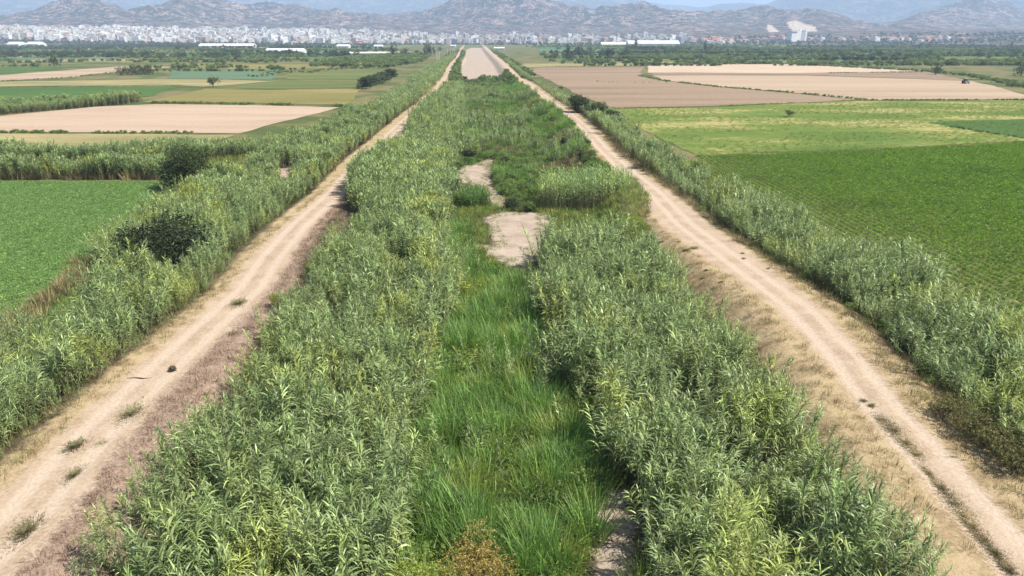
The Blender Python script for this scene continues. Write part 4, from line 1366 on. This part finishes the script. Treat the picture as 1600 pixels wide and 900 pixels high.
# ------------------------------------------------------------------ poles beside the levee
M_pole = plain('pole_concrete', (.55, .53, .49), .8, .1, 3)
M_metal = plain('grey_metal', (.35, .35, .36), .5, .1, 3)
pm = MB(); pm.tube([(0, 0, -.2), (0, 0, 9.0)], [.26, .16], 8)
pole_me = pm.mesh('post', [M_pole])
am = MB(); am.box(-1.1, 1.1, -.08, .08, 8.3, 8.45)
for k in (-1, 0, 1): am.box(k * .9 - .05, k * .9 + .05, -.05, .05, 8.45, 8.72)
arm_me = am.mesh('cross_arm', [M_metal])
for px, py in ((682.6, 97), (684.6, 96), (687, 95), (699.4, 88.5), (704, 87.5), (707.4, 87), (710, 86)):
    b = P(px, py, -1.0)
    e = link(bpy.data.objects.new('utility_pole', None)); e.location = (b[0], b[1], float(ground_z(*b)))
    link(bpy.data.objects.new('post', pole_me), e); link(bpy.data.objects.new('cross_arm', arm_me), e)
    tag(e, 'pale utility pole in the line beside the far end of the wide track', 'utility pole', 'line of poles along the levee')

# ------------------------------------------------------------------ tractor at the field edge
M_tr = plain('tractor_paint', (.22, .22, .24), .5, .1, 3)
M_tyre = plain('tyre', (.03, .03, .03), .9, .1, 3)
M_glass = plain('cab_glass', (.08, .10, .12), .2, .1, 3)
M_roof = plain('cab_roof', (.45, .45, .46), .6, .1, 3)
e = link(bpy.data.objects.new('tractor', None)); b = P(1508, 131, -2.0); e.location = (b[0], b[1], -1.9); e.rotation_euler = (0, 0, R(15))
mb = MB(); mb.box(-.3, 1.75, -.38, .38, .75, 1.35); mb.box(.3, 1.7, -.32, .32, 1.35, 1.5); mb.box(-.9, -.3, -.55, .55, .7, 1.3)
link(bpy.data.objects.new('body', mb.mesh('body', [M_tr])), e)
mb = MB(); mb.box(-.95, .25, -.65, .65, 1.35, 2.35)
cab = link(bpy.data.objects.new('cab', mb.mesh('cab', [M_glass])), e)
mb = MB(); mb.box(-1.05, .38, -.75, .75, 2.352, 2.5)
link(bpy.data.objects.new('roof', mb.mesh('roof', [M_roof])), cab)


def wheel(x, y, rad, w):
    mb = MB(); mb.tube([(0, -w / 2, 0), (0, w / 2, 0)], [rad, rad], 18)
    o = link(bpy.data.objects.new('wheel', mb.mesh('wheel', [M_tyre])), e); o.location = (x, y, rad)
    mb = MB(); mb.tube([(0, -w / 2 - .02, 0), (0, w / 2 + .02, 0)], [rad * .5, rad * .5], 14)
    link(bpy.data.objects.new('rim', mb.mesh('rim', [M_roof])), o)


for s_ in (-1, 1):
    wheel(-.6, s_ * .78, .8, .42); wheel(1.3, s_ * .68, .48, .28)
tag(e, 'small grey tractor parked at the edge of the clay coloured field', 'tractor')

# ------------------------------------------------------------------ town
WALLS = [plain('wall_' + n, c, .85, .06, .2) for n, c in (('white', (.66, .65, .63)), ('cream', (.58, .53, .46)), ('rose', (.48, .37, .33)), ('grey', (.40, .40, .41)), ('bright', (.76, .75, .73)))]
M_win = plain('window_dark', (.09, .10, .12), .3, .2, .5)
M_slab = plain('roof_slab', (.50, .47, .44), .9, .15, .3)
M_rt = plain('roof_tile', (.42, .20, .13), .9, .15, .3)


def block_mesh(seed, w, d, floors, wall, pitched=False):
    r = random.Random(seed); mb = MB(); h = floors * 3.0
    mb.box(-w / 2, w / 2, -d / 2, d / 2, -6, h, 0)
    for k in range(floors):
        z = k * 3.0
        nw = max(2, int(w / 3.4))
        for i in range(nw):
            cx = -w / 2 + (i + .5) * w / nw
            mb.box(cx - .8, cx + .8, -d / 2 - .06, -d / 2 + .2, z + .9, z + 2.4, 1)
        nd = max(2, int(d / 4))
        for i in range(nd):
            cy_ = -d / 2 + (i + .5) * d / nd
            for s in (-1, 1):
                mb.box(s * w / 2 - .06, s * w / 2 + .06, cy_ - .7, cy_ + .7, z + .9, z + 2.3, 1)
        if k and r.random() < .85:
            a = r.choice((-1, 1)) * w * .26
            mb.box(a - w * .17, a + w * .17, -d / 2 - 1.3, -d / 2 - .07, z - .1, z + .85, 0)
    if pitched:
        b = len(mb.v); o = .5
        mb.v += [(-w / 2 - o, -d / 2 - o, h + .01), (w / 2 + o, -d / 2 - o, h + .01), (w / 2 + o, d / 2 + o, h + .01), (-w / 2 - o, d / 2 + o, h + .01), (-w / 4, 0, h + 2.6), (w / 4, 0, h + 2.6)]
        for q in ((0, 1, 5, 4), (2, 3, 4, 5), (1, 2, 5), (3, 0, 4), (0, 3, 2, 1)):
            mb.f.append(tuple(b + i for i in q)); mb.m.append(3)
    else:
        mb.box(-w / 2 - .25, w / 2 + .25, -d / 2 - .25, d / 2 + .25, h + .005, h + .45, 2)
        sx, sy = r.uniform(-.2, .2) * w, r.uniform(0, .2) * d
        mb.box(sx - 2, sx + 2, sy - 2, sy + 2, h + .452, h + 3.0, 0)
        for k in range(3):
            tx = r.uniform(-.4, .4) * w; mb.tube([(tx, r.uniform(-.35, .0) * d - .01, h + .4), (tx, -.1, h + 1.6)], [.5, .5], 6, 0)
    return mb.mesh('apartment_block', [WALLS[wall], M_win, M_slab, M_rt])


blocks = []
DESC = []
for i in range(16):
    wall = (0, 4, 1, 0, 2, 4, 3, 0)[i % 8]
    fl = (4, 6, 7, 5, 3, 8, 6, 5, 9, 4, 6, 5, 7, 3, 2, 2)[i]
    w = rnd.uniform(14, 27); pit = i in (4, 13, 14, 15)
    blocks.append(block_mesh(600 + i, w if fl > 2 else 12, rnd.uniform(12, 17), fl, wall, pit))
    DESC.append('%s-storey %s %s with %s in the town' % ('zero one two three four five six seven eight nine'.split()[fl], ('white', 'cream', 'rose', 'grey', 'bright white')[wall], 'apartment block' if fl > 4 else ('mid-rise block' if fl > 3 else 'low house'),
                                                             'red tiled roof' if pit else 'flat roof'))


def town_density(px):
    return np.interp(px, [-200, 0, 480, 560, 700, 830, 1000, 1060, 1130, 1180, 1300, 1500, 1600, 1800], [1, 1, .95, .6, .38, .35, .3, .25, .2, .07, .09, .09, .03, .01])


cand = []
tx, ty = jitter(-2700, 2600, 2050, 3300, .0030)
tz = foot_z(tx, ty)
u, v = project(tx, ty, tz)
deep = np.interp(u, [0, 450, 700, 1050, 1150, 1600], [3150, 2950, 2600, 2500, 2450, 2500])
k = (rng.random(len(tx)) < town_density(u) * (.45 + .75 * fbm(tx / 300, ty / 200, 23, 2))) & (u > -150) & (u < 1750) & (np.hypot(tx, ty) < deep)
k &= ~((u > 1225) & (u < 1262))
tx, ty, tz, u = tx[k], ty[k], tz[k], u[k]
order = np.argsort(np.hypot(tx, ty) + rng.uniform(0, 250, len(tx)))
rest = {i: [] for i in range(16)}
for n_, j in enumerate(order):
    i = int(rng.integers(0, 16))
    dcen = abs(u[j] - 150) / 500
    if i in (5, 8) and rng.random() < .5: i = 0
    if u[j] > 1080: i = int(rng.choice([4, 9, 13, 14, 15, 14]))
    if n_ < 290:
        o = link(bpy.data.objects.new('apartment_block' if i not in (4, 13, 14, 15) else 'town_house', blocks[i]))
        o.location = (tx[j], ty[j], tz[j]); o.rotation_euler = (0, 0, rng.uniform(-.1, .9))
        q = rng.uniform(.7, .95); o.scale = (q, q, q * rng.uniform(.7, .95))
        tag(o, DESC[i], 'building', DESC[i].split(' with')[0] + 's of the town')
    else:
        rest[i].append((tx[j], ty[j], tz[j]))
src('town_block', blocks)
allp = [q for i in rest for q in rest[i]]
scatter('town_buildings', 'town_block', allp, 'mass of pale apartment blocks in the deeper parts of the town', 'buildings', .7, .95, 0, pick=[i for i in rest for q in rest[i]], turn=(-.1, .9))
print('TOWN', len(order))

# hospital: white tower slabs at the foot of the quarry hill
e = link(bpy.data.objects.new('hospital', None)); hx, hy = P(1243, 64.5, -2.0)
hd = 2350 / math.hypot(hx, hy); hx, hy = hx * hd, hy * hd
e.location = (hx, hy, float(foot_z(hx, hy))); e.rotation_euler = (0, 0, R(32))
for x0, x1, hgt in ((-32, 0, 27), (2, 10, 31), (12, 30, 25), (30.5, 36, 31)):
    mb = MB(); mb.box(x0, x1, -9, 9, -6, hgt)
    wing = link(bpy.data.objects.new('wing', mb.mesh('wing', [WALLS[4] if hgt > 25 else WALLS[3]])), e)
    for z in np.arange(2, hgt - 2, 3.4):
        mw = MB()
        for xx in np.arange(x0 + 1.5, x1 - 2, 3.2): mw.box(xx, xx + 1.7, -9.08, -8.8, z, z + 1.5)
        link(bpy.data.objects.new('window_band', mw.mesh('window_band', [M_win])), wing)
mb = MB(); mb.box(-38, -8, -12, 6, 27.01, 28.2); link(bpy.data.objects.new('roof', mb.mesh('roof', [WALLS[4]])), e)
tag(e, 'large white hospital slab with tower wings below the quarry scar', 'hospital')

# long white sheds and greenhouses of the plain
def shed(px0, px1, py, h, label, mat, dep=14, cat='shed'):
    x0, y0 = P(px0, py, -2.0); x1, y1 = P(px1, py, -2.0)
    L = math.hypot(x1 - x0, y1 - y0)
    e = link(bpy.data.objects.new('long_shed' if cat == 'shed' else 'greenhouse', None))
    e.location = ((x0 + x1) / 2, (y0 + y1) / 2 + dep / 2, -2.02)
    mb = MB(); mb.box(-L / 2, L / 2, -dep / 2, dep / 2, 0, h)
    link(bpy.data.objects.new('wall', mb.mesh('wall', [WALLS[0]])), e)
    mb = MB(); a, o = L / 2 + .4, .5
    b = [(-a, -dep / 2 - o, h + .01), (a, -dep / 2 - o, h + .01), (a, 0, h + dep * .16), (-a, 0, h + dep * .16), (a, dep / 2 + o, h + .01), (-a, dep / 2 + o, h + .01)]
    mb.v += b
    for q in ((0, 1, 2, 3), (3, 2, 4, 5), (1, 4, 2), (0, 3, 5), (0, 5, 4, 1)): mb.f.append(q); mb.m.append(0)
    link(bpy.data.objects.new('roof', mb.mesh('roof', [mat])), e)
    nwin = max(2, int(L / 18))
    for i in range(nwin):
        cx = -L / 2 + (i + .5) * L / nwin
        m2 = MB(); m2.box(cx - 1.6, cx + 1.6, -dep / 2 - .07, -dep / 2 + .1, h * .2, h * .75)
        link(bpy.data.objects.new('door', m2.mesh('door', [M_metal])), e)
    tag(e, label, cat)


M_wr = plain('white_sheet', (.60, .60, .59), .6, .05, .1)
M_cr = plain('cream_sheet', (.70, .62, .50), .7, .05, .1)
shed(414, 472, 83.2, 2.6, 'long low white greenhouse on the plain before the dark hedges', M_wr, 22, 'greenhouse')
shed(526, 545, 76.2, 4.5, 'white shed with bright roof near the town edge', M_wr, 18)
shed(584, 597, 75.8, 4.0, 'small white shed beside the bright roofed shed', M_wr, 16)
shed(545, 648, 84.6, 1.2, 'very long thin cream tunnel house behind the orchard', M_cr, 10, 'greenhouse')
shed(982, 1062, 72.6, 6.0, 'very long white shed behind the dark grove', M_wr, 40)
shed(940, 990, 72.2, 4.0, 'long cream roofed shed next to the very long white shed', M_cr, 30)
shed(772, 788, 78.0, 2.8, 'small white shed beyond the end of the narrow track', M_wr, 10)
shed(704, 712, 73.8, 3.0, 'small white shed just behind the line of poles', M_wr, 10)
shed(310, 395, 73.6, 3.0, 'long white roofed shed at the foot of the town', M_wr, 25)
shed(10, 30, 72.8, 5.0, 'white warehouse at the town edge with dark trees', M_wr, 30)
shed(40, 60, 72.6, 5.0, 'second white warehouse at the town edge', M_wr, 30)
shed(1500, 1530, 65.6, 6.0, 'far white shed below the round hazy hill', M_wr, 30)
shed(1380, 1410, 66.2, 6.0, 'white shed in the scattered village below the far hill', M_wr, 30)

# ------------------------------------------------------------------ haze
t = NT('haze_air')
pv = t.n('ShaderNodeVolumePrincipled')
pv.inputs['Color'].default_value = (.54, .72, 1.0, 1)
pv.inputs['Density'].default_value = 1.5e-4
pv.inputs['Anisotropy'].default_value = .0
t.l(pv.outputs[0], t.out.inputs['Volume'])
mb = MB(); mb.box(-21000, 21000, -1500, 21000, -60, 1300)
o = link(bpy.data.objects.new('haze', mb.mesh('haze', [t.m])))
tag(o, 'thin pale blue haze over the whole plain', 'haze', kind='stuff')
print('ZMAX', max(max(v.co.z for v in bpy.data.objects[n].data.vertices) for n in ('hills', 'mountains')))
print('COUNTS', COUNT, sum(COUNT.values()))
